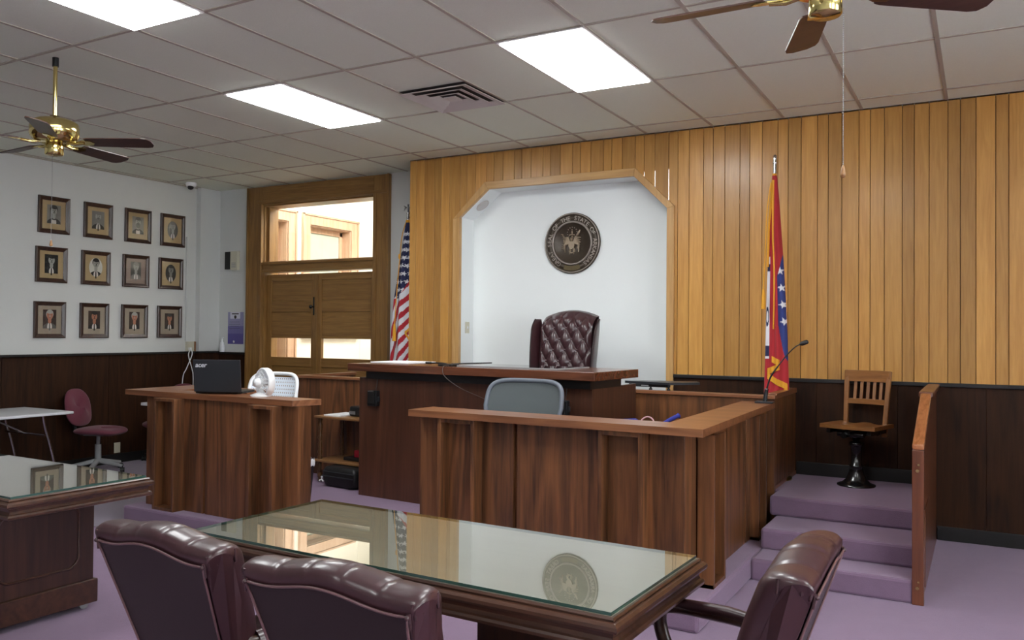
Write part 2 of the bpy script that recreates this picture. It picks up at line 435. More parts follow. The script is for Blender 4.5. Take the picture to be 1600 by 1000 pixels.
# walls
b = MB(); b.box(XL - 0.15, XL, YF, YW + 0.25, 0, CE); b.box(XL, -8.77, 7.43, YW, 0, CE); struct('wall_left', b, M['white'])
WY = [(-2.2, -0.9), (0.2, 1.5), (2.6, 3.9)]; WZ0, WZ1 = 0.95, 3.0
b = MB(); ye = YF
for ya, yb in WY:
    b.box(XR, XR + 0.15, ye, ya, 0, CE); b.box(XR, XR + 0.15, ya, yb, 0, WZ0); b.box(XR, XR + 0.15, ya, yb, WZ1, CE); ye = yb
b.box(XR, XR + 0.15, ye, YP, 0, CE); struct('wall_right', b, M['white'])
for k, (ya, yb) in enumerate(WY):  # unseen windows, added so that daylight brightens the room
    wn = bpy.data.objects.new('window_%d' % (k + 3), None); COL.objects.link(wn); wn.location = (XR, (ya + yb) / 2, WZ0); wn['kind'] = 'structure'
    b = MB()
    for y0, y1 in ((ya, ya + .06), (yb - .06, yb)): b.box(XR + .04, XR + .10, y0, y1, WZ0, WZ1)
    for z0, z1 in ((WZ0, WZ0 + .06), (WZ1 - .06, WZ1), ((WZ0 + WZ1) / 2 - .03, (WZ0 + WZ1) / 2 + .03)): b.box(XR + .04, XR + .10, ya + .06, yb - .06, z0, z1)
    b.box(XR - .05, XR + .12, ya - .08, yb + .08, WZ0 - .03, WZ0)
    build('window_sash', b, M['door'], wn, True, .003)
    g = MB(); g.box(XR + .065, XR + .07, ya + .05, yb - .05, WZ0 + .05, WZ1 - .05); build('window_pane', g, M['glass'], wn, True)
b = MB(); b.box(XL, XR, YF - 0.15, YF, 0, CE); struct('wall_front', b, M['white'])
DX0, DX1, DZ = -8.05, -6.12, 3.17
b = MB(); b.box(XL, DX0, YW, YW + 0.25, 0, CE); b.box(DX1, XP + 0.3, YW, YW + 0.25, 0, CE); b.box(DX0, DX1, YW, YW + 0.25, DZ, CE)
struct('wall_door_side', b, M['white'])

# panelled wall of oak boards around the niche
NL, NR, NT = -4.70, -2.475, 3.02
def niche_top(x):
    if x <= NL or x >= NR: return None
    if x < -4.366: return 2.75 + (x - NL) / (-4.366 - NL) * (NT - 2.75)
    if x > -2.80: return 2.70 + (NR - x) / (NR + 2.80) * (NT - 2.70)
    return NT
b = MB(); tones = []
edges = [XP]
W = [0.085, 0.105, 0.13]; k = 0
x = XP
# phase so that the joints fall where the photograph has them right of the flag
while x < XR:
    x += W[k % 3]; k += 1
    edges.append(x)
brk = sorted(edges + [])
def brd(xa, xb, za0, za1, zt):
    n0 = len(b.v)
    b.hexa([(xa, YP - 0.02, za0), (xb, YP - 0.02, za1), (xb, YP, za1), (xa, YP, za0),
            (xa, YP - 0.02, zt), (xb, YP - 0.02, zt), (xb, YP, zt), (xa, YP, zt)])
    return len(b.v) - n0
for i in range(len(edges) - 1):
    xa, xb = edges[i] + 0.0022, min(edges[i + 1], XR) - 0.0022
    t = rng.random(); t2 = rng.random()
    base = 1.17 if xa > NR else SZ
    n = 0
    if xb < NL + 0.02 or xa > NR - 0.02:
        n += brd(xa, xb, base, base, CE)
    else:
        cut = [xa] + [q for q in (NL, -4.366, -2.80, NR) if xa < q < xb] + [xb]
        for p, q in zip(cut[:-1], cut[1:]):
            mid = (p + q) / 2
            if NL < mid < NR:
                n += brd(p, q, niche_top(max(p, NL + 1e-4)) + 0.03, niche_top(min(q, NR - 1e-4)) + 0.03, CE)
            else:
                n += brd(p, q, base, base, CE)
    tones += [(t, t2, 0.5, 1)] * n
# dark backing seen in the joints
n0 = len(b.v)
b.box(XP, NL - 0.03, YP, YP + 0.03, 0, CE, 1); b.box(NR + 0.03, XR, YP, YP + 0.03, 0, CE, 1); b.box(NL - 0.03, NR + 0.03, YP, YP + 0.03, NT + 0.04, CE, 1)
b.box(XP, XP + 0.02, YP, YW, 0, CE, 1)
tones += [(0.5, 0.5, 0.5, 1)] * (len(b.v) - n0)
b.col = tones
wb = struct('wall_back', b, [M['oak'], M['walnut']])
wb.modifiers.new('bevel', 'BEVEL').width = 0.002

# niche: white alcove with cut corners
YN = 7.545
b = MB()
poly = [(NL, SZ), (NR, SZ), (NR, 2.70), (-2.80, NT), (-4.366, NT), (NL, 2.75)]
n = len(poly)
v = [(p[0], YP - 0.02, p[1]) for p in poly] + [(p[0], YN, p[1]) for p in poly]
b.add(v, [tuple(range(n, 2 * n))]); b.add(v, [(i, (i + 1) % n, n + (i + 1) % n, n + i) for i in range(1, n)])
v2 = [(p[0], YN + 0.02, p[1]) for p in [(NL - .03, SZ), (NR + .03, SZ), (NR + .03, 2.7), (-2.8, NT + .03), (-4.366, NT + .03), (NL - .03, 2.75)]]
b.add(v2, [tuple(range(6))])
struct('wall_niche', b, M['niche'])
# oak casing of the niche
b = MB()
outer = [(-4.78, 0.95), (-4.78, 2.735), (-4.40, 3.09), (-2.785, 3.09), (-2.41, 2.715), (-2.41, 0.95)]
inner = [(NL + .004, 0.95), (NL + .004, 2.75), (-4.366, NT - .004), (-2.80, NT - .004), (NR - .004, 2.70), (NR - .004, 0.95)]
for i in range(5):
    a0, a1, c0, c1 = outer[i], outer[i + 1], inner[i], inner[i + 1]
    mt = 1 if i == 2 else 0
    b.hexa([(a0[0], 7.255, a0[1]), (c0[0], 7.255, c0[1]), (c0[0], 7.30, c0[1]), (a0[0], 7.30, a0[1]),
            (a1[0], 7.255, a1[1]), (c1[0], 7.255, c1[1]), (c1[0], 7.30, c1[1]), (a1[0], 7.30, a1[1])], mt)
struct('trim_1', b, [M['oaktrim'], M['oaktrimx']], bevel=0.004)

# dark wainscots, their black caps and the black skirting boards
b = MB()
for i in range(11):
    xa = -2.41 + i * 0.61; xb = min(xa + 0.6085, XR)
    b.box(xa, xb, YP - 0.035, YP, 0.0, 1.18)
struct('trim_2', b, M['wain'], bevel=0.002)
b = MB(); b.box(-2.41, XR, YP - 0.055, YP, 1.175, 1.205); struct('trim_3', b, M['black'], bevel=0.004)
b = MB()
for i in range(10):
    ya = YW - 0.33 - i * 1.22; yb = ya - 1.216
    b.box(XL, XL + 0.02, max(yb, YF), ya, 0, 1.27)
b.box(XL, -8.75, 7.41, YW, 0, 1.27); b.box(-8.75, -8.215, YW - 0.02, YW, 0, 1.26)
struct('trim_4', b, M['wain'], bevel=0.002)
b = MB(); b.box(XL, XL + 0.045, YF, 7.40, 1.265, 1.29); b.box(XL, -8.735, 7.40, YW, 1.265, 1.29); b.box(-8.735, -8.215, YW - 0.045, YW, 1.255, 1.28)
struct('trim_5', b, M['black'], bevel=0.003)
b = MB(); b.box(-1.345, -0.345, YP - 0.052, YP - 0.03, SZ, SZ + 0.105); b.box(-0.30, XR, YP - 0.052, YP - 0.03, 0, 0.105)
struct('baseboard_back', b, M['black'], bevel=0.003)
b = MB(); b.box(XL + 0.02, XL + 0.035, YF, 7.42, 0, 0.11); struct('baseboard_left', b, M['black'])

# ------------------------------------------------------------------ door with transom
door = bpy.data.objects.new('door_1', None); COL.objects.link(door); door.location = ((DX0 + DX1) / 2, YW, 0); door['kind'] = 'structure'
b = MB()
for x0, x1 in ((-8.215, -7.975), (-6.185, -5.965)):
    b.box(x0, x1, YW - 0.035, YW + 0.01, 0, CE - 0.012)
b.box(-7.975, -6.185, YW - 0.035, YW + 0.01, 3.16, CE - 0.012, 1)
for x0, x1 in ((-8.03, -7.975), (-6.185, -6.14)):    # inner moulding
    b.box(x0, x1, YW - 0.05, YW - 0.03, 0, 3.2)
b.box(-8.235, -8.205, YW - 0.055, YW, 0, CE - 0.012); b.box(-5.985, -5.955, YW - 0.055, YW, 0, CE - 0.012)
b.box(-8.05, -5.97, YW - 0.05, YW - 0.03, 3.17, 3.205, 1)
build('door_casing', b, [M['door'], M['doorx']], door, True, 0.005)
b = MB()
b.box(-8.05, -7.965, YW, YW + 0.24, 0, DZ); b.box(-6.195, -6.12, YW, YW + 0.24, 0, DZ); b.box(-8.05, -6.12, YW, YW + 0.24, DZ - 0.03, DZ + 0.02, 1)
b.box(-7.965, -7.93, YW + 0.05, YW + 0.14, 2.43, DZ - 0.03); b.box(-6.215, -6.195, YW + 0.05, YW + 0.14, 2.43, DZ - 0.03)
build('door_jamb', b, [M['door'], M['doorx']], door, True, 0.004)
b = MB(); b.box(-7.975, -6.185, YW - 0.02, YW + 0.15, 2.30, 2.435); b.box(-7.985, -6.175, YW - 0.045, YW - 0.015, 2.395, 2.425); b.box(-7.985, -6.175, YW - 0.035, YW - 0.015, 2.30, 2.33)
build('transom_bar', b, M['doorx'], door, True, 0.005)
b = MB(); b.box(-7.935, -6.21, YW + 0.08, YW + 0.086, 2.43, DZ - 0.025); build('transom_pane', b, M['glass'], door, True)
YD = YW + 0.05
def leaf(x0, x1, pl, pr, knob=None):
    b = MB()
    z = [0.01, 0.20, 1.12, 1.232, 1.472, 1.832, 1.94, 2.185, 2.272]
    b.box(x0, pl, YD, YD + 0.045, 0.01, 2.272); b.box(pr, x1, YD, YD + 0.045, 0.01, 2.272)
    for z0, z1 in ((0.01, 0.20), (1.12, 1.232), (1.472, 1.50), (1.80, 1.94), (2.19, 2.272)):
        b.box(pl, pr, YD, YD + 0.045, z0, z1, 1)
    for z0, z1 in ((0.20, 1.12), (1.50, 1.80), (1.94, 2.19)):
        b.box(pl, pr, YD + 0.014, YD + 0.03, z0, z1, 1)
    lf = build('door_leaf', b, [M['door'], M['doorx']], door, True, 0.004)
    g = MB(); g.box(pl, pr, YD + 0.02, YD + 0.025, 1.232, 1.472); build('door_pane', g, M['glass'], lf, True)
    if knob:
        h = MB(); h.box(knob - 0.012, knob + 0.012, YD - 0.006, YD, 1.76, 1.98); h.rod((knob, YD - 0.055, 1.86), (knob, YD, 1.86), 0.01); h.ell((knob, YD - 0.06, 1.86), (0.024, 0.018, 0.024))
        hh = build('door_lock', h, M['iron'], lf, True)
leaf(-7.962, -7.135, -7.88, -7.213, -7.165)
leaf(-7.128, -6.197, -7.045, -6.28)
b = MB(); b.box(-7.15, -7.10, YD - 0.012, YD + 0.002, 0.01, 2.27); build('door_astragal', b, M['door'], door, True, 0.003)

# ------------------------------------------------------------------ corridor behind the door
XC = -8.6; Y0 = YW + 0.25
b = MB()
w1 = (7.95, 8.78, 0.65, 3.12); w2 = (9.24, 10.16, 1.52, 3.12)
ys = [Y0, 8.05, 8.80, w2[0], w2[1], 14.0]
b.box(XC - 0.25, XC, Y0, 8.05, 0, 4.0); b.box(XC - 0.25, XC, 8.05, 8.80, 3.12, 4.0); b.box(XC - 0.25, XC, 8.05, 8.80, 0, 0.65)
b.box(XC - 0.25, XC, 8.80, w2[0], 0, 4.0); b.box(XC - 0.25, XC, w2[0], w2[1], 0, w2[2]); b.box(XC - 0.25, XC, w2[0], w2[1], 3.12, 4.0); b.box(XC - 0.25, XC, w2[1], 14.0, 0, 4.0)
for y in (10.42, 10.85, 12.1): b.box(XC, XC + 0.006, y - 0.012, y + 0.012, 0, 4.0)
b.box(XC, XC + 0.006, 10.42, 14, 3.33, 3.36)
struct('wall_corridor_left', b, M['cream'])
b = MB(); b.box(XC - 0.25, -4.4, 14.0, 14.15, 0, 4.0); struct('wall_corridor_end', b, M['cream'])
b = MB(); b.box(-4.55, -4.4, Y0, 14.0, 0, 4.0); struct('wall_corridor_right', b, M['cream'])
b = MB(); b.box(XC - 0.25, -4.4, Y0, 14.15, -0.1, 0); struct('floor_corridor', b, M['greycarpet'])
b = MB(); b.box(XC - 0.25, -4.4, Y0, 14.15, 4.0, 4.1); struct('ceiling_corridor', b, M['cream'])
def corridor_window(nm, y0, y1, z0, z1):
    w = bpy.data.objects.new(nm, None); COL.objects.link(w); w.location = (XC, (y0 + y1) / 2, z0); w['kind'] = 'structure'
    b = MB(); o = 0.16
    for ya, yb in ((y0 - o, y0), (y1, y1 + o)):
        b.box(XC, XC + 0.03, ya, yb, z0 - 0.02, z1 + o)
        b.box(XC + 0.03, XC + 0.05, ya if ya < y0 else yb - 0.03, (ya + 0.03) if ya < y0 else yb, z0 - 0.02, z1 + o)
    b.box(XC, XC + 0.03, y0, y1, z1, z1 + o, 1); b.box(XC + 0.03, XC + 0.05, y0 - o, y1 + o, z1 + o - 0.03, z1 + o, 1)
    b.box(XC - 0.2, XC + 0.07, y0 - o, y1 + o, z0 - 0.05, z0, 1)
    b.box(XC - 0.22, XC, y0, y0 + 0.015, z0, z1); b.box(XC - 0.22, XC, y1 - 0.015, y1, z0, z1); b.box(XC - 0.22, XC, y0, y1, z1 - 0.015, z1, 1)
    for ya, yb in ((y0 + .015, y0 + 0.075), (y1 - 0.075, y1 - .015)): b.box(XC - 0.20, XC - 0.15, ya, yb, z0, z1)
    b.box(XC - 0.20, XC - 0.15, y0, y1, z1 - 0.09, z1 - 0.015, 1); b.box(XC - 0.20, XC - 0.15, y0, y1, z0, z0 + 0.06, 1)
    build('window_casing', b, [M['hall'], M['hall']], w, True, 0.004)
    g = MB(); g.box(XC - 0.18, XC - 0.172, y0 + .05, y1 - .05, z0 + .05, z1 - .07); build('window_pane', g, M['frost'], w, True)
M['frost'] = plain('frosted_pane', lin(176, 182, 164), 0.25, noise=0.15, nscale=3)
corridor_window('window_1', 8.05, 8.80, 0.65, 3.12)
corridor_window('window_2', w2[0], w2[1], w2[2], w2[3])

# ------------------------------------------------------------------ ceiling lights
def troffer(xa, yb, label, group='fluorescent ceiling panels', proto=[None]):
    x0, x1, y0, y1 = xa, xa + 0.61, yb, yb + 1.22
    t = thing('ceiling_light', label, 'ceiling light', ((x0 + x1) / 2, (y0 + y1) / 2, CE), 0, group)
    b = MB(); w = 0.022
    b.box(-.305, .305, -.61, -.61 + w, -.012, 0); b.box(-.305, .305, .61 - w, .61, -.012, 0)
    b.box(-.305, -.305 + w, -.61 + w, .61 - w, -.012, 0); b.box(.305 - w, .305, -.61 + w, .61 - w, -.012, 0)
    build('light_frame', b, M['lampframe'], t, bevel=.002)
    b = MB(); b.box(-.305 + w, .305 - w, -.61 + w, .61 - w, -.020, -.001); build('light_diffuser', b, M['lamp'], t)
    return t
gx = lambda c: GX0 + 0.61 * c
gy = lambda j: GY0 - 1.22 * j
troffer(gx(5), gy(2), 'large white ceiling light panel nearest the oak panelled wall, right of the air vent')
troffer(gx(1), gy(2), 'white ceiling light panel left of the square air vent, towards the door')
troffer(gx(2) , gy(4), 'white ceiling light panel cut off by the top edge above the left fan')
for i, (c, j) in enumerate([(7, 4), (11, 4), (5, 7)]):  # unseen panels added to bring the room up to brightness
    troffer(gx(c), gy(j), 'added white ceiling light panel outside the view, put in to brighten the room')
hl = thing('ceiling_light', 'added light panel on the corridor ceiling, out of view, brightening the space beyond the transom', 'ceiling light', (-6.6, 9.6, 4.0))
b = MB(); b.box(-.6, .6, -1.2, 1.2, -.03, -.001); build('light_diffuser', b, M['hall_fill'], hl)  # added lamp out of view, in place of the corridor's daylight
b = MB(); b.box(-.63, .63, -1.23, 1.23, -.02, -.0005); build('light_frame', b, M['lampframe'], hl)

# ------------------------------------------------------------------ air vent
vt = thing('air_vent', 'square stepped metal air vent in the ceiling between two light panels', 'air vent', (gx(3) + .305, gy(1) - .305, CE))
b = MB()
def ring(b, r, w, z0, z1, mat=0):
    b.hexa([(-r, -r, z0), (r, -r, z0), (r - w, -r + w, z1), (-r + w, -r + w, z1), (-r, -r, z0 - .006), (r, -r, z0 - .006), (r - w, -r + w, z1 - .006), (-r + w, -r + w, z1 - .006)], mat)
for k in range(4):
    Mr = Matrix.Rotation(k * PI / 2, 4, 'Z')
    for r, w in ((.300, .065), (.212, .058), (.135, .055)):
        r2 = r - w
        b.hexa([(-r, -r, -.020), (r, -r, -.020), (r, -r, -.024), (-r, -r, -.024), (-r2, -r2, -.004), (r2, -r2, -.004), (r2, -r2, -.008), (-r2, -r2, -.008)], 0, Mr)
build('vent_louvre', b, M['vent'], vt, recalc=True)
b = MB(); b.box(-.055, .055, -.055, .055, -.024, -.012); build('vent_centre', b, M['vent'], vt, bevel=.003)
b = MB(); b.box(-.302, .302, -.302, .302, -.0035, -.002); build('vent_backing', b, M['dark'], vt)  # flat dark sheet: shade between the louvres put into its colour
# ------------------------------------------------------------------ judge's bench
RZ = math.radians(-4.1)
bench = thing('judge_bench', "tall dark walnut judge's bench with an overhanging top, in front of the white alcove", 'judge bench', (-2.382, 5.445, PZ), RZ)
zt = 1.29 - PZ
b = MB(); b.box(-2.394, 0, 0, .73, zt - .064, zt); build('bench_top', b, M['benchx'], bench, bevel=.004)
b = MB(); b.box(-2.27, -.085, .10, .60, zt - .13, zt - .064); build('shadow_rail', b, M['black'], bench)  # black strip: shade of the gap under the top put into its colour
b = MB()
for x0, x1 in ((-2.394, -1.66), (-1.658, -.92), (-.918, -.10)):
    b.box(x0, x1, .15, .175, 0, zt - .125)
build('front_panel', b, M['bench'], bench, bevel=.002)
b = MB(); b.box(-.125, -.10, .175, .90, 0, zt - .125); build('side_panel', b, M['bench'], bench, bevel=.002)
b = MB(); b.box(-2.394, -2.369, .175, .80, 0, zt - .125); build('side_panel', b, M['bench'], bench, bevel=.002)
b = MB(); b.box(-2.36, -.13, .40, .62, .60, .63); build('inner_shelf', b, M['bench'], bench)

def bench_pt(x, y, z):
    return rootM(bench) @ Vector((x, y, z - PZ))
# black speakers hung on the bench front
def box_speaker(x, z, w, h, label):
    t = thing('box_speaker', label, 'speaker', bench_pt(x, .15, z - h / 2), RZ)
    b = MB(); b.box(-w / 2, w / 2, -.05, 0, 0, h); build('cabinet', b, M['blackpl'], t, bevel=.008)
    b = MB(); b.box(-w * .38, w * .38, -.062, -.05, h * .15, h * .92); build('grille', b, M['black'], t, bevel=.005)
    for s in (-1, 1):
        b = MB(); b.box(s * w * .5 - .012, s * w * .5 + .012, -.035, -.012, h * .30, h * .62); build('bracket', b, M['blacksat'], t, bevel=.003)
    b = MB(); b.box(-w * .3, w * .3, -.064, -.06, h * .93, h * .99); build('trim_strip', b, M['steel'], t)
    b = MB(); b.tube([(w * .2, -.02, h), (w * .25, -.012, h + .05), (w * .22, -.004, h + .10)], .003, 6); build('cable', b, M['blackpl'], t)
    return t
box_speaker(-2.205, .99, .105, .135, "small black speaker mounted high on the left end of the judge's bench front")
box_speaker(-.33, 1.01, .10, .12, "small black speaker on the bench front, right of the grey mesh chair")

# things on the bench top
M['cordgrey'] = plain('grey_cord', lin(96, 84, 78), 0.5)
p = bench_pt(-1.40, .13, 1.29)
t = thing('desk_microphone', "low black microphone base lying at the front edge of the judge's bench", 'microphone', p, RZ)
b = MB(); b.box(-.075, .075, -.045, .045, 0, .018); build('base', b, M['blackpl'], t, bevel=.006)
b = MB(); b.tube([(-.02, 0, .016), (-.08, .02, .022), (-.16, .05, .02), (-.22, .05, .018)], .006, 8); b.tube([(.03, 0, .018), (.12, .16, .022), (.22, .30, .024)], .005, 8); build('gooseneck', b, M['blackpl'], t)
b = MB(); b.tube([(-.22, .05, .018), (-.275, .052, .018)], .010, 10); build('capsule', b, M['black'], t)
b = MB()
pts = [bench_pt(x, y, z) for x, y, z in ((-1.36, .09, 1.296), (-1.345, -.006, 1.292), (-1.33, -.012, 1.22), (-1.24, .06, 1.13), (-1.10, .135, 1.06), (-.98, .138, 1.02), (-.86, .138, .98))]
def smooth_path(pts, n=6):
    pts = [Vector(p) for p in pts]; out = []
    for i in range(len(pts) - 1):
        p0 = pts[max(i - 1, 0)]; p1 = pts[i]; p2 = pts[i + 1]; p3 = pts[min(i + 2, len(pts) - 1)]
        for k in range(n):
            u = k / n
            out.append(0.5 * ((2 * p1) + (p2 - p0) * u + (2 * p0 - 5 * p1 + 4 * p2 - p3) * u * u + (-p0 + 3 * p1 - 3 * p2 + p3) * u ** 3))
    out.append(pts[-1]); return out
b.tube(smooth_path(pts), .0025, 6); tag(build('microphone_cord', b, M['cordgrey']), "thin grey cord trailing down the front of the judge's bench", 'cord')
b = MB(); Mb = rootM(bench)
b.box(-1.28, -.42, .16, .62, zt + .0005, zt + .0085, 0, Mb)
tag(build('desk_glass', b, M['deskpad']), "flat glass desk pad on the judge's bench in front of the leather chair", 'desk pad') if False else None
t = thing('desk_pad', "long grey glass writing pad lying on the judge's bench before the leather chair", 'desk pad', bench_pt(-.85, .39, 1.29), RZ)
b = MB(); b.box(-.46, .46, -.24, .24, .0005, .007); build('pad', b, M['deskpad'], t, bevel=.002)
b = MB(); b.box(-.47, .47, -.252, -.24, .0005, .010); b.box(.46, .472, -.24, .24, .0005, .010); build('edge_strip', b, M['greypl'], t)
b = MB(); b.box(-2.36, -1.92, .25, .62, zt + .0005, zt + .010, 0, Mb)
tag(build('paper_stack', b, M['paper'], bevel=.001), "white sheets of paper on the far left end of the judge's bench", 'paper')

# ------------------------------------------------------------------ partitions either side of the bench
def partition(label, x0, x1, zc, ret):
    t = thing('partition', label, 'partition', ((x0 + x1) / 2, 6.42, PZ))
    b = MB(); b.box(x0, x1, 6.40, 6.44, PZ, zc - .03)
    build('panel', b, M['walnut'], t, True, .002)
    b = MB(); b.box(x0 - .01, x1 + .01, 6.375, 6.455, zc - .028, zc); build('cap', b, M['walnutx'], t, True, .005)
    xr = ret
    b = MB()
    z0 = SZ + .001 if xr > -3 else PZ
    b.box(xr - .02, xr + .02, 6.44, 7.24 if xr > -3 else 7.25, z0, zc - .03); build('return_panel', b, M['walnut'], t, True, .002)
    b = MB(); b.box(xr - .035, xr + .035, 6.455, 7.24 if xr > -3 else 7.25, zc - .028, zc + .012 if xr > -3 else zc); build('return_cap', b, M['walnuty'], t, True, .005)
    if xr > -3:
        b = MB(); b.box(xr + .02, xr + .03, 6.44, 7.24, SZ + .001, SZ + .03); build('base_strip', b, M['walnuty'], t, True)
        b = MB()
        for k in range(9): b.box(xr + .02, xr + .026, 6.44 + k * .088, 6.44 + k * .088 + .084, SZ + .03, zc - .03)
        build('boarding', b, M['walnut'], t, True)
    return t
partition("low walnut partition behind the turned-leg cart, left of the judge's bench", -6.08, -4.82, 1.115, -6.06)
partition("low walnut partition right of the judge's bench, in front of the red flag", -2.47, -1.345, 1.115, -1.375)

# ------------------------------------------------------------------ L shaped clerk counter in front of the bench
RL = math.radians(-1.9)
ld = thing('counter_desk', "large L-shaped walnut counter with box ribs in the middle of the room", 'counter', (-1.415, 4.456, PZ), RL)
zl = 1.066 - PZ
def rib_counter_front(parent, segs, boxes, H, D=.10, thick=.03, xa=None):
    """vertical veneer panels between open fronted box ribs; local x along the front, y into the desk"""
    for (x0, x1) in segs:
        b = MB(); b.box(x0, x1, 0, thick, 0, H); build('front_panel', b, M['walnut'], parent, bevel=.002)
    for (x0, x1) in boxes:
        b = MB(); s = .024
        b.box(x0, x0 + s, -D, 0, 0, H); b.box(x1 - s, x1, -D, 0, 0, H)
        b.box(x0 + s, x1 - s, -D, 0, H - s, H); b.box(x0 + s, x1 - s, -D, 0, 0, s)
        b.box(x0 + s, x1 - s, -.012, 0, s, H - s)
        build('box_rib', b, M['walnut'], parent, bevel=.002)
H = zl - .045
rib_counter_front(ld, [(-1.80, -1.566), (-1.325, -1.088), (-1.06, -.46), (-.215, 0.0)], [(-1.59, -1.313), (-.472, -.206)], H)
b = MB(); b.box(-1.80, 0, .03, .05, 0, H); build('front_lining', b, M['walnut'], ld)
b = MB(); b.box(-1.80, -1.77, .05, .24, 0, H); build('end_panel', b, M['walnut'], ld, bevel=.002)
# right return: ribs face +X
Ls = rootM(ld).inverted()
def Lw(x, y, z=0): return Ls @ Vector((x, y, z + PZ))
def side_box(y0, y1, name='box_rib'):
    xf, xb = -1.31 - (y0 - 4.67) * .03, -1.415 - (y0 - 4.67) * .03
    b = MB(); s = .024; z0 = 0.001
    for ya, yb, za, zb, xa in ((y0, y0 + s, 0, H, xb), (y1 - s, y1, 0, H, xb), (y0, y1, H - s, H, xb), (y0, y1, 0, s, xb)):
        b.box(xa, xf, ya, yb, za + PZ, zb + PZ)
    b.box(xb, xb + .012, y0, y1, PZ, H + PZ)
    build(name, b, M['walnut'], ld, True, .002)
side_box(4.67, 4.92)
b = MB(); b.box(-1.45, -1.412, 4.462, 4.675, PZ, H + PZ); b.box(-1.45, -1.415, 4.92, 5.81, PZ, H + PZ); build('side_panel', b, M['walnut'], ld, True, .002)
b = MB(); b.box(-1.45, -1.425, 5.81, 5.83, PZ, H + PZ); b.box(-1.45, -1.412, 5.83, 5.93, PZ, H + PZ); build('side_panel', b, M['walnut'], ld, True, .002)
side_box(5.93, 6.165)
b = MB(); b.box(-1.47, -1.40, 6.165, 6.37, PZ, H + PZ); build('side_panel', b, M['walnut'], ld, True, .002)
# top slab in L plan (slightly out of square)
b = MB()
top = [(-3.227, 4.395), (-1.276, 4.335), (-1.335, 6.365), (-1.575, 6.365), (-1.545, 4.60), (-3.21, 4.655)]
b.prism(top, 'xy', 1.024, 1.066); build('counter_top', b, M['walnutx'], ld, True, .004)

# ------------------------------------------------------------------ left clerk desk
RC = math.radians(-2.0)
cd = thing('clerk_desk', "walnut clerk's desk with box ribs holding the open black laptop, at the left", 'desk', (-4.27, 4.50, PZ), RC)
rib_counter_front(cd, [(-1.722, -1.492), (-1.255, -1.018), (-.995, -.40), (-.165, .0)], [(-1.504, -1.247), (-.417, -.156)], H)
b = MB(); b.box(-1.722, -.0, .03, .05, 0, H); build('front_lining', b, M['walnut'], cd)
b = MB(); b.box(-.03, 0.0, .05, .13, 0, H); build('side_panel', b, M['walnut'], cd, bevel=.002)
b = MB(); b.box(-1.722, -1.69, .05, .60, 0, H); build('side_panel', b, M['walnut'], cd, bevel=.002)
b = MB(); b.box(-1.722, -1.46, .60, .63, 0, H); build('back_panel', b, M['walnut'], cd, bevel=.002)
b = MB(); b.prism([(-1.975, -.03), (-.03, -.03), (.03, .20), (-1.55, .20), (-1.55, .45), (-1.05, .45), (-1.05, .66), (-1.99, .66)], 'xy', zl - .042, zl)
build('counter_top', b, M['walnutx'], cd, bevel=.004)
b = MB(); b.box(-1.69, -1.05, .22, .48, .60, .63); build('writing_shelf', b, M['walnutx'], cd)
def cdp(x, y, z): return rootM(cd) @ Vector((x, y, z - PZ))

# text helper: glyph meshes merged into a mesh builder
def add_text(b, txt, size, mat, Mx, depth=.001, shear=0.0, offset=0.0, align='CENTER'):
    cu = bpy.data.curves.new('glyphs', 'FONT'); cu.body = txt; cu.size = size; cu.extrude = depth
    cu.align_x = align; cu.align_y = 'CENTER'; cu.shear = shear; cu.offset = offset; cu.resolution_u = 3
    ob = bpy.data.objects.new('glyphs', cu); COL.objects.link(ob)
    dg = bpy.context.evaluated_depsgraph_get()
    me = ob.evaluated_get(dg).to_mesh()
    b.add([tuple(v.co) for v in me.vertices], [tuple(p.vertices) for p in me.polygons], mat, False, Mx)
    ob.evaluated_get(dg).to_mesh_clear()
    bpy.data.objects.remove(ob); bpy.data.curves.remove(cu)

# laptop: seen from behind the lid
lp = thing('laptop', "open black laptop standing on the clerk's desk, its lid towards the viewer", 'laptop', cdp(-.96, .09, 1.066), math.radians(24))
b = MB(); b.box(-.19, .19, .0, .25, .004, .022); build('keyboard_base', b, M['blackpl'], lp, bevel=.004)
Ml = Matrix.Translation((0, -.002, .018)) @ Matrix.Rotation(math.radians(7), 4, 'X')
b = MB(); b.box(-.192, .192, -.018, -.008, 0, .255, 0, Ml); build('lid', b, M['blacksat'], lp, bevel=.004)
b = MB(); b.box(-.175, .175, -.008, -.0065, .018, .24, 0, Ml); build('screen', b, M['black'], lp)
b = MB(); b.rod((-.16, .0, .016), (.16, .0, .016), .010); build('hinge', b, M['blackpl'], lp)
b = MB(); Mt = Ml @ Matrix.Translation((-.128, -.0185, .212)) @ Matrix.Rotation(PI / 2, 4, 'X')
add_text(b, 'acer', .052, 0, Mt, .0004, .25, .0012); build('lid_logo', b, M['logo'], lp)
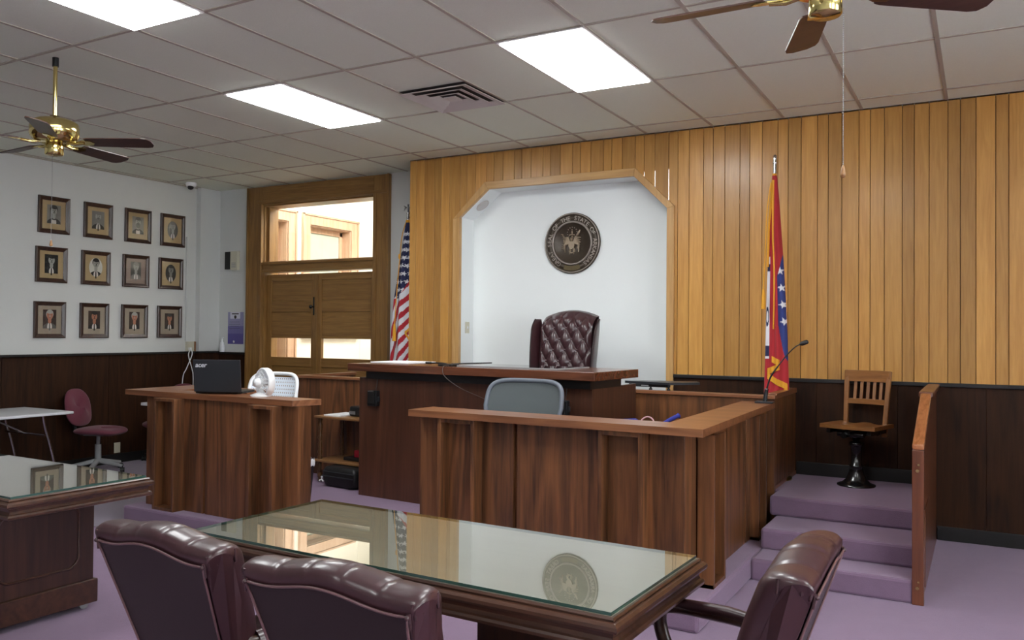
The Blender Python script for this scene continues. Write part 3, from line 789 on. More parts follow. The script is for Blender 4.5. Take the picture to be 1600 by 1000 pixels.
# small white desk fan
df = thing('desk_fan', "small round white desk fan on the clerk's desk beside the laptop", 'desk fan', cdp(-.52, .12, 1.066), RC)
b = MB(); b.lathe([(.075, 0), (.078, .012), (.05, .022), (.02, .03), (.018, .05)]); build('base', b, M['whitepl'], df)
Mf = Matrix.Translation((0.02, .02, .105)) @ Matrix.Rotation(math.radians(-104), 4, 'Z') @ Matrix.Rotation(math.radians(90), 4, 'Y')
b = MB(); b.lathe([(.105, -.03), (.112, -.02), (.112, .02), (.104, .03), (.098, .02), (.098, -.02), (.105, -.03)], n=36, M=Mf, caps=False)
build('cage_rim', b, M['whitepl'], df)
b = MB()
for k in range(28):
    a = 2 * PI * k / 28
    for s, zz in ((1, .032), (-1, .032)):
        b.tube([(math.cos(a) * .03, math.sin(a) * .03, s * (zz + .018)), (math.cos(a) * .07, math.sin(a) * .07, s * (zz + .008)), (math.cos(a) * .103, math.sin(a) * .103, s * .026)], .0016, 5, M=Mf)
for s in (1, -1):
    for rr, zz in ((.03, .05), (.055, .045), (.08, .037)):
        b.tube([(rr * math.cos(2 * PI * k / 28), rr * math.sin(2 * PI * k / 28), s * zz) for k in range(28)], .0016, 5, M=Mf, closed=True)
build('cage_wire', b, M['whitepl'], df)
b = MB(); b.lathe([(0, -.055), (.028, -.052), (.03, 0), (.034, .05), (.03, .085), (0, .09)], n=20, M=Mf); build('motor', b, M['whitepl'], df)
for k in range(4):
    b = MB(); Mk = Mf @ Matrix.Rotation(k * PI / 2, 4, 'Z')
    b.grid(lambda u, v: (.02 + .07 * u, (v - .5) * (.03 + .04 * u), -.012 + (v - .5) * .025), 6, 5, M=Mk); build('fan_blade', b, M['lam'], df)

# ------------------------------------------------------------------ office chairs
def star_base(parent, r, z, mat, castmat, nleg=5, rot=0.0, caster=True):
    for k in range(nleg):
        a = rot + 2 * PI * k / nleg
        c, s = math.cos(a), math.sin(a)
        b = MB(); b.tube([(0.02 * c, 0.02 * s, z + .045), (r * .5 * c, r * .5 * s, z + .02), (r * c, r * s, z - .005)], [.030, .026, .018], 8, flat=.7)
        build('base_leg', b, mat, parent)
        if caster:
            b = MB(); Mk = Matrix.Translation((r * c, r * s, 0)) @ Matrix.Rotation(a + .6, 4, 'Z')
            for q in (-.014, .014): b.rod((q - .009, 0, .028), (q + .009, 0, .028), .028, 14, M=Mk)
            b.rod((0, 0, .028), (0, 0, z), .007, 8, M=Mk)
            build('caster', b, castmat, parent)
def mesh_chair(label, loc, rz, w, zb, zt, frame, mesh, holes, cat='office chair', curve=.05, group=None):
    t = thing('office_chair', label, cat, loc, rz, group)
    star_base(t, .30, .075, M['blackpl'], M['black'])
    b = MB(); b.rod((0, 0, .09), (0, 0, .26), .028); b.rod((0, 0, .26), (0, 0, .44), .018); build('gas_column', b, M['blackpl'], t)
    b = MB(); b.grid(lambda u, v: ((u - .5) * .48, (v - .5) * .46, .47 + .035 * (1 - (2 * u - 1) ** 4) * (1 - (2 * v - 1) ** 4)), 13, 13); b.box(-.24, .24, -.23, .23, .43, .472); build('seat', b, M['blacksat'], t, bevel=.015)
    # backrest: local +y is the front of the chair
    hw = w / 2
    def outline(a, k=1.0):
        e = .42
        x = math.copysign(abs(math.cos(a)) ** e, math.cos(a)); z = math.copysign(abs(math.sin(a)) ** e, math.sin(a))
        taper = 1 - .13 * max(0, -z) ; taper -= .03 * (z > 0) * z
        return x * hw * k * taper, (zb + zt) / 2 + z * (zt - zb) / 2 * k
    def yb(x, z): return -.22 - .10 * (z - zb) / (zt - zb) + curve * (x / hw) ** 2
    n = 56
    pts = []
    for i in range(n):
        x, z = outline(2 * PI * i / n); pts.append((x, yb(x, z), z))
    b = MB(); b.tube(pts, .017, 8, closed=True); build('back_frame', b, frame, t)
    b = MB()
    if holes:
        nx, nz = 20, 11
        for i in range(nx):
            for j in range(nz):
                x = -hw * .93 + (i + .5 * (j % 2)) * 2 * hw * .93 / nx; z = zb + .03 + (j + .5) * (zt - zb - .06) / nz
                dx = 2 * hw * .93 / nx; dz = (zt - zb - .06) / nz
                q = []
                ring_o = []; ring_i = []
                for (sx, sz) in ((0, 0), (1, 0), (1, 1), (0, 1)):
                    ring_o.append((x + sx * dx, z + sz * dz - dz / 2)); ring_i.append((x + (.36 + .28 * sx) * dx, z + (.34 + .30 * sz) * dz - dz / 2))
                vv = [(p[0], yb(p[0], p[1]), p[1]) for p in ring_o + ring_i]
                b.add(vv, [(k, (k + 1) % 4, 4 + (k + 1) % 4, 4 + k) for k in range(4)])
        build('back_mesh', b, mesh, t, recalc=False)
    else:
        b.grid(lambda u, v: (lambda x, z: (x, yb(x, z) + .0, z))(*outline(2 * PI * u, .001 + .985 * v)), 48, 14, cu=True)
        build('back_mesh', b, mesh, t)
    b = MB(); b.tube(smooth_path([(0, -.02, .44), (0, -.24, .46), (0, -.29, .60), (0, -.27, zb + .12)]), .022, 8); build('back_stem', b, M['blackpl'], t)
    for s in (-1, 1):
        b = MB(); b.tube(smooth_path([(s * .25, .02, .45), (s * .29, .02, .55), (s * .29, .02, .66)]), .014, 8); b.box(s * .29 - .035, s * .29 + .035, -.10, .14, .655, .685); build('armrest', b, M['blackpl'], t, bevel=.008)
    return t
M['greymesh'] = plain('grey_mesh_weave', lin(82, 88, 90), 0.75, noise=0.10, nscale=500, bump=0.4)
M['whitemesh'] = plain('white_mesh_back', lin(224, 232, 242), 0.45, noise=0.02)
mesh_chair("grey mesh-backed office chair behind the long L-shaped counter", (-2.84, 5.02, PZ), PI + .03, .60, .72, 1.085, M['greyframe'], M['greymesh'], False)
mesh_chair("white office chair with a perforated back behind the clerk's desk", (-5.36, 5.16, PZ), PI + .25, .47, .66, 1.05, M['whitepl'], M['whitemesh'], True)

# waste bin with a white liner beside the clerk's desk
tb = thing('waste_bin', "black waste bin with a white liner behind the right end of the clerk's desk", 'waste bin', (-4.83, 5.11, PZ))
b = MB(); b.lathe([(.085, 0), (.118, .36), (.122, .365), (.112, .36), (.08, .01), (0, .01)], n=28); build('bin', b, M['black'], tb)
b = MB(); b.grid(lambda u, v: ((.124 - .012 * abs(v - .4)) * math.cos(2 * PI * u), (.124 - .012 * abs(v - .4)) * math.sin(2 * PI * u), .335 + .055 * v + .008 * math.sin(9 * 2 * PI * u)), 40, 5, cu=True); build('liner', b, M['paper'], tb)

# ------------------------------------------------------------------ cart with turned legs
ct = thing('turned_leg_cart', "small two-shelf wooden cart with turned legs tucked against the judge's bench", 'cart', (-5.12, 6.20, PZ), math.radians(-4))
def crt(name, b, m, bev=0): return build(name, b, m, ct, False, bev)
b = MB(); b.box(-.39, .36, -.20, .17, .605, .627); crt('top_shelf', b, M['cart'], .005)
b = MB(); b.box(-.39, .36, -.20, .17, .195, .217); crt('lower_shelf', b, M['cart'], .005)
prof = [(.012, 0), (.022, .02), (.024, .05), (.014, .075), (.022, .10), (.014, .13), (.016, .195)]
prof2 = [(.020, .217), (.024, .235), (.013, .255), (.024, .285), (.014, .31), (.020, .36), (.013, .395), (.024, .42), (.014, .445), (.019, .50), (.023, .54), (.014, .565), (.022, .59), (.018, .606)]
for x in (-.345, .315):
    for y in (-.16, .13):
        b = MB(); b.lathe([(r, z + .03) if z < .1 else (r, z) for r, z in prof], (x, y, 0), 14); b.lathe(prof2, (x, y, 0), 14); b.ell((x, y, .018), .018)
        crt('leg', b, M['cartleg'])
# things on the cart
def cp(x, y, z): return rootM(ct) @ Vector((x, y, z))
rd = thing('desk_radio', "small black device with a pale front on the top shelf of the cart", 'radio', cp(.02, .02, .6275), math.radians(-4))
b = MB(); b.box(-.10, .12, -.07, .07, 0, .095); build('case', b, M['blackpl'], rd, bevel=.015)
b = MB(); b.box(-.095, -.02, -.075, -.068, .02, .05); build('display', b, M['steel'], rd)
b = MB(); b.box(-.30, -.09, -.16, .13, .6275, .640, 0, rootM(ct)); tag(build('paper_stack', b, M['paper'], bevel=.001), "white sheets of paper beside the black device on the cart", 'paper')
b = MB(); b.box(-.10, .33, -.10, .14, .2175, .25, 0, rootM(ct)); tag(build('document_tray', b, M['blackpl'], bevel=.005), "flat black tray on the lower shelf of the cart", 'tray')
b = MB(); b.box(.0, .10, -.06, .05, .2505, .315, 0, rootM(ct)); tag(build('small_box', b, M['red'], bevel=.004), "small dark red box standing on the black tray in the cart", 'box')
bg = thing('black_bag', "black laptop bag with white logo tag lying on the carpet under the cart", 'bag', (-5.09, 6.01, PZ), math.radians(-6))
b = MB()
def sq(a, e): return math.copysign(abs(a) ** e, a)
b.grid(lambda u, v: (.22 * sq(math.cos(2 * PI * u), .32) * max(.0, math.cos((v - .5) * PI)) ** .2, .13 * sq(math.sin(2 * PI * u), .32) * max(0, math.cos((v - .5) * PI)) ** .2, .095 + .095 * math.sin((v - .5) * PI) + .006 * math.sin(14 * u * PI) * math.cos((v - .5) * PI)), 40, 16, cu=True)
build('body', b, M['black'], bg)
b = MB(); b.tube([(-.20, -.127, .10), (0, -.133, .10), (.20, -.127, .10)], .006, 6); b.tube([(-.20, -.122, .14), (0, -.13, .142), (.20, -.122, .14)], .005, 6); build('zip', b, M['blacksat'], bg)
b = MB()
for k in range(3):
    a = PI / 2 + k * 2 * PI / 3; b.tube([(-.19, -.142, .065), (-.19 + .028 * math.cos(a), -.143, .065 + .028 * math.sin(a))], [.004, .010], 8)
build('emblem', b, M['paper'], bg)
b = MB(); b.tube(smooth_path([(-.22, -.06, .08), (-.29, -.02, .12), (-.30, .0, .05), (-.24, .06, .02)]), .012, 8); build('strap', b, M['black'], bg)

# ------------------------------------------------------------------ black tray table and cords behind the counter
bt = thing('laptop_stand', "flat black folding stand lying on the partition cap beside the white alcove", 'stand', (-2.27, 6.50, 1.1155))
b = MB(); b.prism([(-.295, -.02), (-.22, -.06), (.12, -.115), (.30, .10), (.25, .18), (-.05, .16)], 'xy', .045, .064); build('plate', b, M['blacksat'], bt, bevel=.004)
b = MB(); b.box(-.24, .10, -.07, -.03, .022, .046); build('hinge_rail', b, M['black'], bt, bevel=.004)
for x in (-.22, -.06, .09):
    b = MB(); b.lathe([(.014, 0), (.016, .006), (.008, .014), (.010, .045)], (x, -.05, 0), 10); build('foot', b, M['blackpl'], bt)
b = MB(); b.box(-.13, -.07, -.0765, -.07, .030, .038); build('label_plate', b, M['greypl'], bt)
b = MB(); b.box(-2.35, -1.50, 4.62, 5.12, .865, .895); build('work_shelf', b, M['walnutx'], ld, True, .003)
b = MB()
for k in range(5):
    zz = .905 + .027 * k; rr = .085 - .006 * k
    b.tube([(-1.955 + rr * (1 + .06 * math.sin(3 * a + k)) * math.cos(a), 4.98 + rr * math.sin(a), zz + .004 * math.sin(2 * a)) for a in [2 * PI * q / 24 for q in range(24)]], .013, 8, closed=True)
tag(build('blue_cord_coil', b, M['blue']), "coil of dark blue cord behind the counter, left of the pink cord", 'cord')
b = MB()
b.tube(smooth_path([(-1.60, 4.86, .91), (-1.70, 4.88, .93), (-1.735, 4.92, .985), (-1.70, 4.96, 1.02), (-1.655, 5.0, 1.05), (-1.635, 5.03, 1.062)]), [.012] * 20 + [.013] * 10 + [.018], 8)
tag(build('blue_cable', b, M['blue']), "blue cable end with a pale tip sticking up in the corner of the L-shaped counter", 'cable')
b = MB()
b.tube(smooth_path([(-1.86, 4.98, .905), (-1.875, 4.99, 1.00), (-1.835, 5.0, 1.045), (-1.79, 5.0, 1.03), (-1.765, 4.98, .96), (-1.76, 4.97, .905)]), .005, 6)
tag(build('pink_cord', b, M['pink']), "thin pink cord arching up behind the L-shaped counter", 'cord')
# ------------------------------------------------------------------ leather conference chairs
def sgn_pow(a, e): return math.copysign(abs(a) ** e, a)
def leather_chair(label, loc, rz):
    t = thing('leather_armchair', label, 'armchair', loc, rz)
    zb, ztop = .40, .866
    hw_b, hw_t = .235, .292
    cre = [-.78, -.33, .12, .57]
    cre = [-.62, -.21, .21, .62]
    def prof(s):
        """closed side profile: returns (k along recline depth d, height factor)"""
        # s 0..1: rear bottom -> rear top -> roll over -> front bottom
        return s
    def P(u, v):
        uu = -1 + 2 * u
        camel = .014 * math.cos(PI * 1.25 * uu) + .004
        au = abs(uu)
        edge = max(0.0, (au - .80) / .20)
        thin = math.sqrt(max(0.0, 1 - edge ** 2.6)) if edge < 1 else 0.0
        dent = sum(math.exp(-((uu - c) / .026) ** 2) for c in cre)
        T = (.155 - .007 * dent) * (.55 + .45 * thin)
        R = (.062 - .006 * dent) * (.62 + .38 * thin)
        zt = ztop + camel
        H = zt - zb
        # profile pieces
        if v < .30:
            q = v / .30; d = 0.0; z = zb + H * q
        elif v < .62:
            q = (v - .30) / .32; a = PI * q
            d = T * .5 * (1 - math.cos(a)) * 1.02; z = zt + R * math.sin(a) ** .8
        elif v < .95:
            q = (v - .62) / .33; z = zt - H * q
            puff = .018 * math.sin(PI * min(1, q * 1.1)) * (1 - dent * .6)
            d = T * (1.02 - .28 * q) + puff
        else:
            q = (v - .95) / .05; z = zb; d = T * .74 * (1 - q)
        f = (z - zb) / (ztop - zb)
        hw = hw_b + (hw_t - hw_b) * min(1.1, f) + (.030 * math.sin(PI * min(1, max(0, v - .28) / .40)) if .28 < v < .68 else 0) * edge
        y = -.205 - .165 * f + d
        return (uu * hw, y, z)
    b = MB(); nu, nv = 61, 72
    b.grid(P, nu, nv, cv=False)
    for i in (0, nu - 1):
        idx = [i * nv + j for j in range(nv)]
        b.f.append(tuple(idx)); b.m.append(0); b.s.append(False)
    build('backrest', b, M['leather'], t)
    # flat vinyl rear panel and its piped edge
    def Rr(u, v):
        x, y, z = P(.012 + .976 * u, .30 * (.02 + .98 * v)); return (x, y - .006, z)
    b = MB(); b.grid(Rr, 41, 12); build('back_panel', b, M['leatherback'], t)
    b = MB(); pts = [Rr(0, k / 10) for k in range(1, 10)] + [Rr(k / 40, 1) for k in range(41)] + [Rr(1, 1 - k / 10) for k in range(1, 10)]
    b.tube([(p[0], p[1] - .003, p[2] + .002) for p in pts], .0042, 6); build('piping', b, M['piping'], t)
    for s in (0.0, 1.0):
        q = Rr(s, 1); b = MB(); b.ell((q[0], q[1] - .004, q[2]), .007); 
        # gathered pleats at the corner
        for k in range(5):
            w = P(.02 if s == 0 else .98, .32 + .05 * k); b.tube([(w[0], w[1], w[2] - .004), (w[0] * 1.015, w[1] + .004, w[2] - .045)], [.007, .004], 6)
        build('corner_pleat', b, M['leather'], t)
    # seat
    b = MB()
    def SP(u, v):
        a = 2 * PI * u; ph = (v - .5) * PI
        c = max(0, math.cos(ph)) ** .38
        x = .275 * sgn_pow(math.cos(a), .35) * c; y = .02 + .255 * sgn_pow(math.sin(a), .35) * c
        return (x, y, .405 + .075 * sgn_pow(math.sin(ph), .8) + .012 * math.cos(x * 9))
    b.grid(SP, 56, 18, cu=True); build('seat', b, M['leather'], t)
    b = MB(); b.box(-.24, .24, -.20, .26, .30, .345); build('seat_pan', b, M['mahoz'], t, bevel=.01)
    for s in (-1, 1):
        pth = smooth_path([(s * .235, -.20, .562), (s * .275, -.10, .570), (s * .295, .10, .576), (s * .295, .20, .577), (s * .295, .245, .562), (s * .292, .252, .52), (s * .285, .235, .46), (s * .275, .19, .37), (s * .24, .17, .325)], 5)
        b = MB(); b.tube(pth, .026, 12, flat=.85); arm = build('arm', b, M['maho'], t)
        b = MB(); b.tube([(s * .262, -.15, .576), (s * .288, .0, .586), (s * .296, .185, .589)], [.030, .034, .030], 12, flat=.7); build('arm_pad', b, M['leather'], arm)
        b = MB()
        for k in range(5):
            a = -PI * .5 + PI * k / 4; b.ell((s * .296 + .031 * math.sin(a), .189, .589 + .023 * math.cos(a)), .005, 8)
        build('nail_heads', b, M['brass'], arm)
    b = MB(); b.rod((0, 0, .12), (0, 0, .30), .03); b.lathe([(.06, .10), (.07, .13), (.035, .16)]); build('column', b, M['iron'], t)
    star_base(t, .31, .08, M['mahoz'], M['iron'])
    return t
leather_chair("oxblood leather armchair at the bottom left, its back to the viewer", (-2.28, 1.78 + .36, 0), math.radians(-5.0))
leather_chair("oxblood leather armchair at the bottom centre, before the long side of the glass-topped table", (-1.52, 1.72 + .36, 0), math.radians(-1.5))
leather_chair("oxblood leather armchair at the right-hand end of the glass-topped table", (-.41 - .36, 2.67, 0), math.radians(91))

# ------------------------------------------------------------------ judge's high wing chair
jc = thing('judge_chair', "tall oxblood leather wing chair with a buttoned back behind the judge's bench", 'armchair', (-3.285, 6.62, SZ), PI + .05)
z0, z1 = .46, 1.375 - .02
dx, dz = .118, .20
def jback(u, v):
    x = (u - .5) * .50; uu = 2 * u - 1
    ztop = z1 - .055 * uu * uu
    z = z0 + (ztop - z0) * v
    A = abs(math.sin(PI * (x / dx + z / dz))) * abs(math.sin(PI * (x / dx - z / dz)))
    fade = min(1, (1 - abs(uu)) / .14) * min(1, (1 - v) / .08 + .15)
    puff = .036 * (A ** .45) * fade
    roll = -.10 * max(0, (v - .86) / .14) ** 2
    y = -.20 - .14 * (z - z0) + puff + .03 + roll
    return (x, y, z)
b = MB(); nu, nv = 97, 150
b.grid(jback, nu, nv)
# shell behind the tufting
def jshell(u, v):
    x, y, z = jback(u, v); return (x * 1.02, -.20 - .14 * (z - z0) - .12, z + (.012 if v > .98 else 0))
o = len(b.v); b.grid(jshell, 25, 25)
def idx(i, j): return i * nv + j
topf = [idx(i, nv - 1) for i in range(0, nu, 4)]; tops = [o + i * 25 + 24 for i in range(25)]
for k in range(24): b.f.append((topf[k], topf[k + 1], tops[k + 1], tops[k])); b.m.append(0); b.s.append(True)
build('backrest', b, M['leather'], jc)
for r in range(-2, 40):
    z = r * dz / 2
    if not (z0 + .08 < z < z1 - .05): continue
    for c in range(-4, 5):
        # creases cross where x/dx+z/dz and x/dx-z/dz are whole
        x = (c + (.5 if r % 2 else 0)) * dx
        if abs(x) > .215: continue
        bb = MB(); u = x / .50 + .5; uu = 2 * u - 1; v = (z - z0) / (z1 - .055 * uu * uu - z0)
        q = jback(u, v); bb.ell((q[0], q[1] + .004, q[2]), (.011, .007, .011), 10); build('button', bb, M['leather'], jc)
for s in (-1, 1):
    # wing: a padded panel that leans out and forward
    def wing(u, v):
        a = 2 * PI * u
        z = z0 + .16 + (z1 - .055 - .02 - z0 - .16) * v
        dep = .165 * (0.75 + .25 * math.sin(PI * v)) * (1 - max(0, (v - .84) / .16) ** 2 * .6)
        th = .026
        lean = .030 * v
        cx = s * (.255 + lean); cy = -.215 - .14 * (z - z0) + dep * .22
        return (cx + s * (.5 * th * math.cos(a)) + s * .03 * (math.sin(a) * .5 + .5), cy + dep * .62 * math.sin(a), z)
    b = MB(); b.grid(wing, 28, 40, cu=True)
    top = [i * 40 + 39 for i in range(28)]; bot = [i * 40 for i in range(28)]
    b.f += [tuple(top), tuple(bot)]; b.m += [0, 0]; b.s += [True, True]
    w = build('wing', b, M['leather'], jc)
    b = MB()
    pts = [wing(.25, k / 39) for k in range(40)]
    b.tube([(p[0], p[1] + .004, p[2]) for p in pts], .006, 6); build('piping', b, M['leatherback'], w)
    b = MB(); b.tube(smooth_path([(s * .30, -.18, .66), (s * .31, .05, .67), (s * .31, .24, .66), (s * .31, .28, .62), (s * .30, .27, .50)]), .04, 12); b.box(s * .30 - .02, s * .30 + .02, -.2, .25, .40, .64); build('arm', b, M['leather'], jc)
b = MB(); b.grid(lambda u, v: (.28 * sgn_pow(math.cos(2 * PI * u), .35) * max(0, math.cos((v - .5) * PI)) ** .38, .04 + .28 * sgn_pow(math.sin(2 * PI * u), .35) * max(0, math.cos((v - .5) * PI)) ** .38, .45 + .08 * math.sin((v - .5) * PI)), 48, 14, cu=True); build('seat', b, M['leather'], jc)
b = MB(); b.rod((0, 0, .1), (0, 0, .38), .03); build('column', b, M['iron'], jc)
star_base(jc, .30, .08, M['mahoz'], M['iron'])

# ------------------------------------------------------------------ glass topped conference tables
def conf_table(label, x0, x1, y0, y1, rz, origin, pedestals, ztop=.77, inset=.05):
    t = thing('conference_table', label, 'table', origin, rz)
    g = .010
    b = MB(); b.box(x0, x1, y0, y1, ztop - g, ztop); gl = build('glass_top', b, M['tglass'], t)
    e = MB()
    for (xa, xb, ya, yb) in ((x0 - .001, x1 + .001, y0 - .001, y0), (x0 - .001, x1 + .001, y1, y1 + .001), (x0 - .001, x0, y0, y1), (x1, x1 + .001, y0, y1)):
        e.box(xa, xb, ya, yb, ztop - g, ztop)
    build('glass_edge', e, M['glassedge'], gl)
    zt = ztop - g
    b = MB(); b.box(x0 - .004, x1 + .004, y0 - .004, y1 + .004, zt - .02, zt - .0005); build('table_panel', b, M['tabletop'], t)
    # moulded edge: an ogee swept around the rectangle
    pr = [(.0, -.0006), (.012, -.0006), (.016, -.006), (.014, -.012), (.024, -.014), (.032, -.022), (.034, -.032), (.030, -.040), (.014, -.046), (.010, -.060), (.013, -.072), (.022, -.076), (.026, -.084), (.024, -.094), (.014, -.098), (.0, -.098)]
    b = MB(); cs = [(x0, y0, -1, -1), (x1, y0, 1, -1), (x1, y1, 1, 1), (x0, y1, -1, 1)]
    k = len(pr)
    vv = [(cx + sx * d, cy + sy * d, zt + z) for cx, cy, sx, sy in cs for d, z in pr]
    ff = [(i * k + j, ((i + 1) % 4) * k + j, ((i + 1) % 4) * k + (j + 1) % k, i * k + (j + 1) % k) for i in range(4) for j in range(k)]
    b.add(vv, ff); build('moulded_edge', b, M['maho'], t)
    b = MB(); b.box(x0 + .10, x1 - .10, y0 + .08, y1 - .08, zt - .098, zt - .02); build('apron', b, M['maho'], t)
    for (px0, px1) in pedestals:
        ya, yb = y0 + inset, y1 - inset
        b = MB(); b.box(px0, px1, ya, yb, .16, zt - .095)
        pd = build('pedestal', b, M['mahoz'], t, bevel=.004)
        b = MB(); b.box(px0 - .018, px1 + .018, ya - .018, yb + .018, .035, .165); build('plinth', b, M['maho'], pd, bevel=.006)
        # raised panel mouldings on the two ends
        for xs, sg in ((px1, 1), (px0, -1)):
            m = .09; z0_, z1_ = .25, zt - .16; ya_, yb_ = ya + m, yb - m; c = .05
            loop = [(ya_ + c, z0_), (yb_ - c, z0_), (yb_ - c * .4, z0_ + c * .4), (yb_, z0_ + c), (yb_, z1_ - c), (yb_ - c * .4, z1_ - c * .4), (yb_ - c, z1_), (ya_ + c, z1_), (ya_ + c * .4, z1_ - c * .4), (ya_, z1_ - c), (ya_, z0_ + c), (ya_ + c * .4, z0_ + c * .4)]
            b = MB(); b.tube([(xs + sg * .002, y, z) for y, z in loop], .007, 8, closed=True); build('panel_moulding', b, M['maho'], pd)
        for xs in (px0 + .05, px1 - .03):
            for yy in (ya + .04, yb - .04):
                b = MB(); b.rod((xs - .012, yy, .0285), (xs + .012, yy, .0285), .028, 14); b.box(xs - .004, xs + .004, yy - .008, yy + .008, .02, .04); build('caster', b, M['caster'], pd)
    return t
M['caster'] = plain('clear_grey_caster', lin(170, 172, 174), 0.25)
conf_table("long glass-topped conference table in the middle foreground", -.915, .915, -.365, .365, math.radians(-2.0), (-1.828, 2.642, 0), [(-.74, -.36), (.33, .68)], inset=.19)
conf_table("glass-topped conference table at the left edge of the picture", -1.90, 0, -.72, 0, math.radians(-1.5), (-3.985, 3.03, 0), [(-1.52, -1.14), (-.76, -.38)])

# ------------------------------------------------------------------ oak swivel chair on an iron pedestal
wc = thing('witness_chair', "old oak slat-back swivel chair on a black iron pedestal, on the stepped platform", 'chair', (-.845, 6.95, SZ), PI - .27)
b = MB(); b.lathe([(.140, 0), (.140, .010), (.105, .022), (.075, .05), (.055, .10), (.046, .14), (.050, .145), (.050, .155), (.040, .16), (.040, .30), (.048, .305), (.054, .32), (.048, .335), (.027, .34), (.025, .42)], n=32); build('iron_pedestal', b, M['iron'], wc)
b = MB(); b.box(-.17, .17, -.02, .02, .40, .425); b.box(-.02, .02, -.17, .17, .40, .425); b.box(-.17, -.14, -.15, .15, .405, .445); b.box(.14, .17, -.15, .15, .405, .445); b.rod((-.10, .10, .40), (.10, .10, .40), .022); b.lathe([(.03, .36), (.075, .385), (.075, .40)], n=20); b.rod((0.02, .12, .40), (.02, .19, .395), .022)
build('tilt_iron', b, M['iron'], wc)
b = MB()
def wseat(u, v):
    x = (u - .5) * .42; y = -.19 + .39 * v
    sad = -.016 * math.exp(-((abs(x) - .10) / .06) ** 2) * (1 - .2 * v) + .006 * math.exp(-(x / .03) ** 2) * v
    round_ = .02 * (2 * u - 1) ** 2 * (v > .5)
    return (x, y - round_ * 1.0, .475 + sad)
b.grid(wseat, 41, 21)
o = len(b.v); b.grid(lambda u, v: (wseat(u, v)[0], wseat(u, v)[1], .445), 41, 21)
ringi = [i * 21 for i in range(41)] + [40 * 21 + j for j in range(1, 21)] + [i * 21 + 20 for i in range(39, -1, -1)] + [j for j in range(19, 0, -1)]
for a, c in zip(ringi, ringi[1:] + ringi[:1]): b.f.append((a, c, o + c, o + a)); b.m.append(0); b.s.append(False)
build('seat', b, M['chairoakx'], wc)
bk = lambda z: -.165 - .06 * (z - .46) / .42
for s in (-1, 1):
    b = MB()
    b.hexa([(s * .150 - .018, bk(.40) - .015, .37), (s * .150 + .018, bk(.40) - .015, .37), (s * .150 + .018, bk(.40) + .015, .37), (s * .150 - .018, bk(.40) + .015, .37),
            (s * .165 - .018, bk(.875) - .014, .875), (s * .165 + .018, bk(.875) - .014, .875), (s * .165 + .018, bk(.875) + .014, .875), (s * .165 - .018, bk(.875) + .014, .875)])
    build('back_post', b, M['chairoak'], wc, bevel=.006)
def crossrail(za, zb, nm, ex=.165):
    b = MB(); xs = [(-1 + 2 * k / 20) * ex for k in range(21)]
    cv = lambda x: bk(za) - .018 * (1 - (x / ex) ** 2)
    b.prism([(x, cv(x) - .012) for x in xs] + [(x, cv(x) + .012) for x in reversed(xs)], 'xy', za, zb, smooth=True)
    build(nm, b, M['chairoakx'], wc, bevel=.003)
crossrail(.79, .878, 'top_rail', .175); crossrail(.615, .655, 'lower_rail', .150)
for k in range(5):
    x = -.10 + .05 * k
    b = MB(); b.hexa([(x - .012, bk(.65) - .026, .65), (x + .012, bk(.65) - .026, .65), (x + .012, bk(.65) - .014, .65), (x - .012, bk(.65) - .014, .65),
                      (x - .012, bk(.79) - .030, .795), (x + .012, bk(.79) - .030, .795), (x + .012, bk(.79) - .018, .795), (x - .012, bk(.79) - .018, .795)]); build('slat', b, M['chairoak'], wc, bevel=.002)

# ------------------------------------------------------------------ railing beside the steps
rl = thing('stair_rail', "wooden railing wall with a sloping handrail beside the purple steps", 'railing', (-.325, 5.46, 0))
b = MB(); b.box(-.357, -.294, 5.43, 5.50, 0, .90); build('newel_post', b, M['rail'], rl, True, .004)
b = MB()
for z in (.78, .10):
    b.rod((-.328, 5.424, z), (-.328, 5.432, z), .010); b.rod((-.322, 5.424, z + .035), (-.322, 5.432, z + .035), .006)
build('bolt', b, M['brass'], rl, True)
b = MB(); b.prism([(5.50, 0), (7.24, 0), (7.24, 1.16), (6.20, 1.16), (5.50, .89)], 'yz', -.339, -.305); build('rail_panel', b, M['rail'], rl, True, .003)
b = MB()
b.hexa([(-.357, 5.43, .90), (-.292, 5.43, .90), (-.292, 6.19, 1.155), (-.357, 6.19, 1.155), (-.357, 5.43, .935), (-.292, 5.43, .935), (-.292, 6.19, 1.19), (-.357, 6.19, 1.19)]); build('sloped_handrail', b, M['railcap'], rl, True, .010)
b = MB(); b.box(-.367, -.282, 6.19, 7.235, 1.16, 1.197); build('level_handrail', b, M['rail'], rl, True, .008)
b = MB(); b.box(-.305, -.296, 5.62, 6.10, .06, .52); build('side_batten', b, M['rail'], rl, True, .002)

# ------------------------------------------------------------------ gooseneck microphone on the counter
gm = thing('gooseneck_microphone', "slim black gooseneck microphone on the far end of the L-shaped counter", 'microphone', (-1.375, 6.26, 1.066))
b = MB(); b.box(-.075, .055, -.04, .04, 0, .014); build('base', b, M['blacksat'], gm, bevel=.004)
b = MB(); b.rod((-.01, 0, .012), (0.002, 0, .10), .017, 12, r2=.013); build('stem', b, M['blackpl'], gm)
b = MB(); b.rod((0.002, 0, .098), (.004, 0, .108), .014); build('collar', b, M['chrome'], gm)
b = MB(); b.tube(smooth_path([(.003, 0, .10), (.03, 0, .19), (.085, 0, .275), (.15, 0, .36), (.205, 0, .415), (.25, 0, .438)]), [.006] * 12 + [.0045] * 19, 8); build('gooseneck', b, M['blackpl'], gm)
b = MB(); b.tube([(.235, 0, .432), (.25, 0, .438), (.285, 0, .452), (.292, 0, .455)], [.008, .016, .016, .008], 12); build('capsule', b, M['black'], gm)
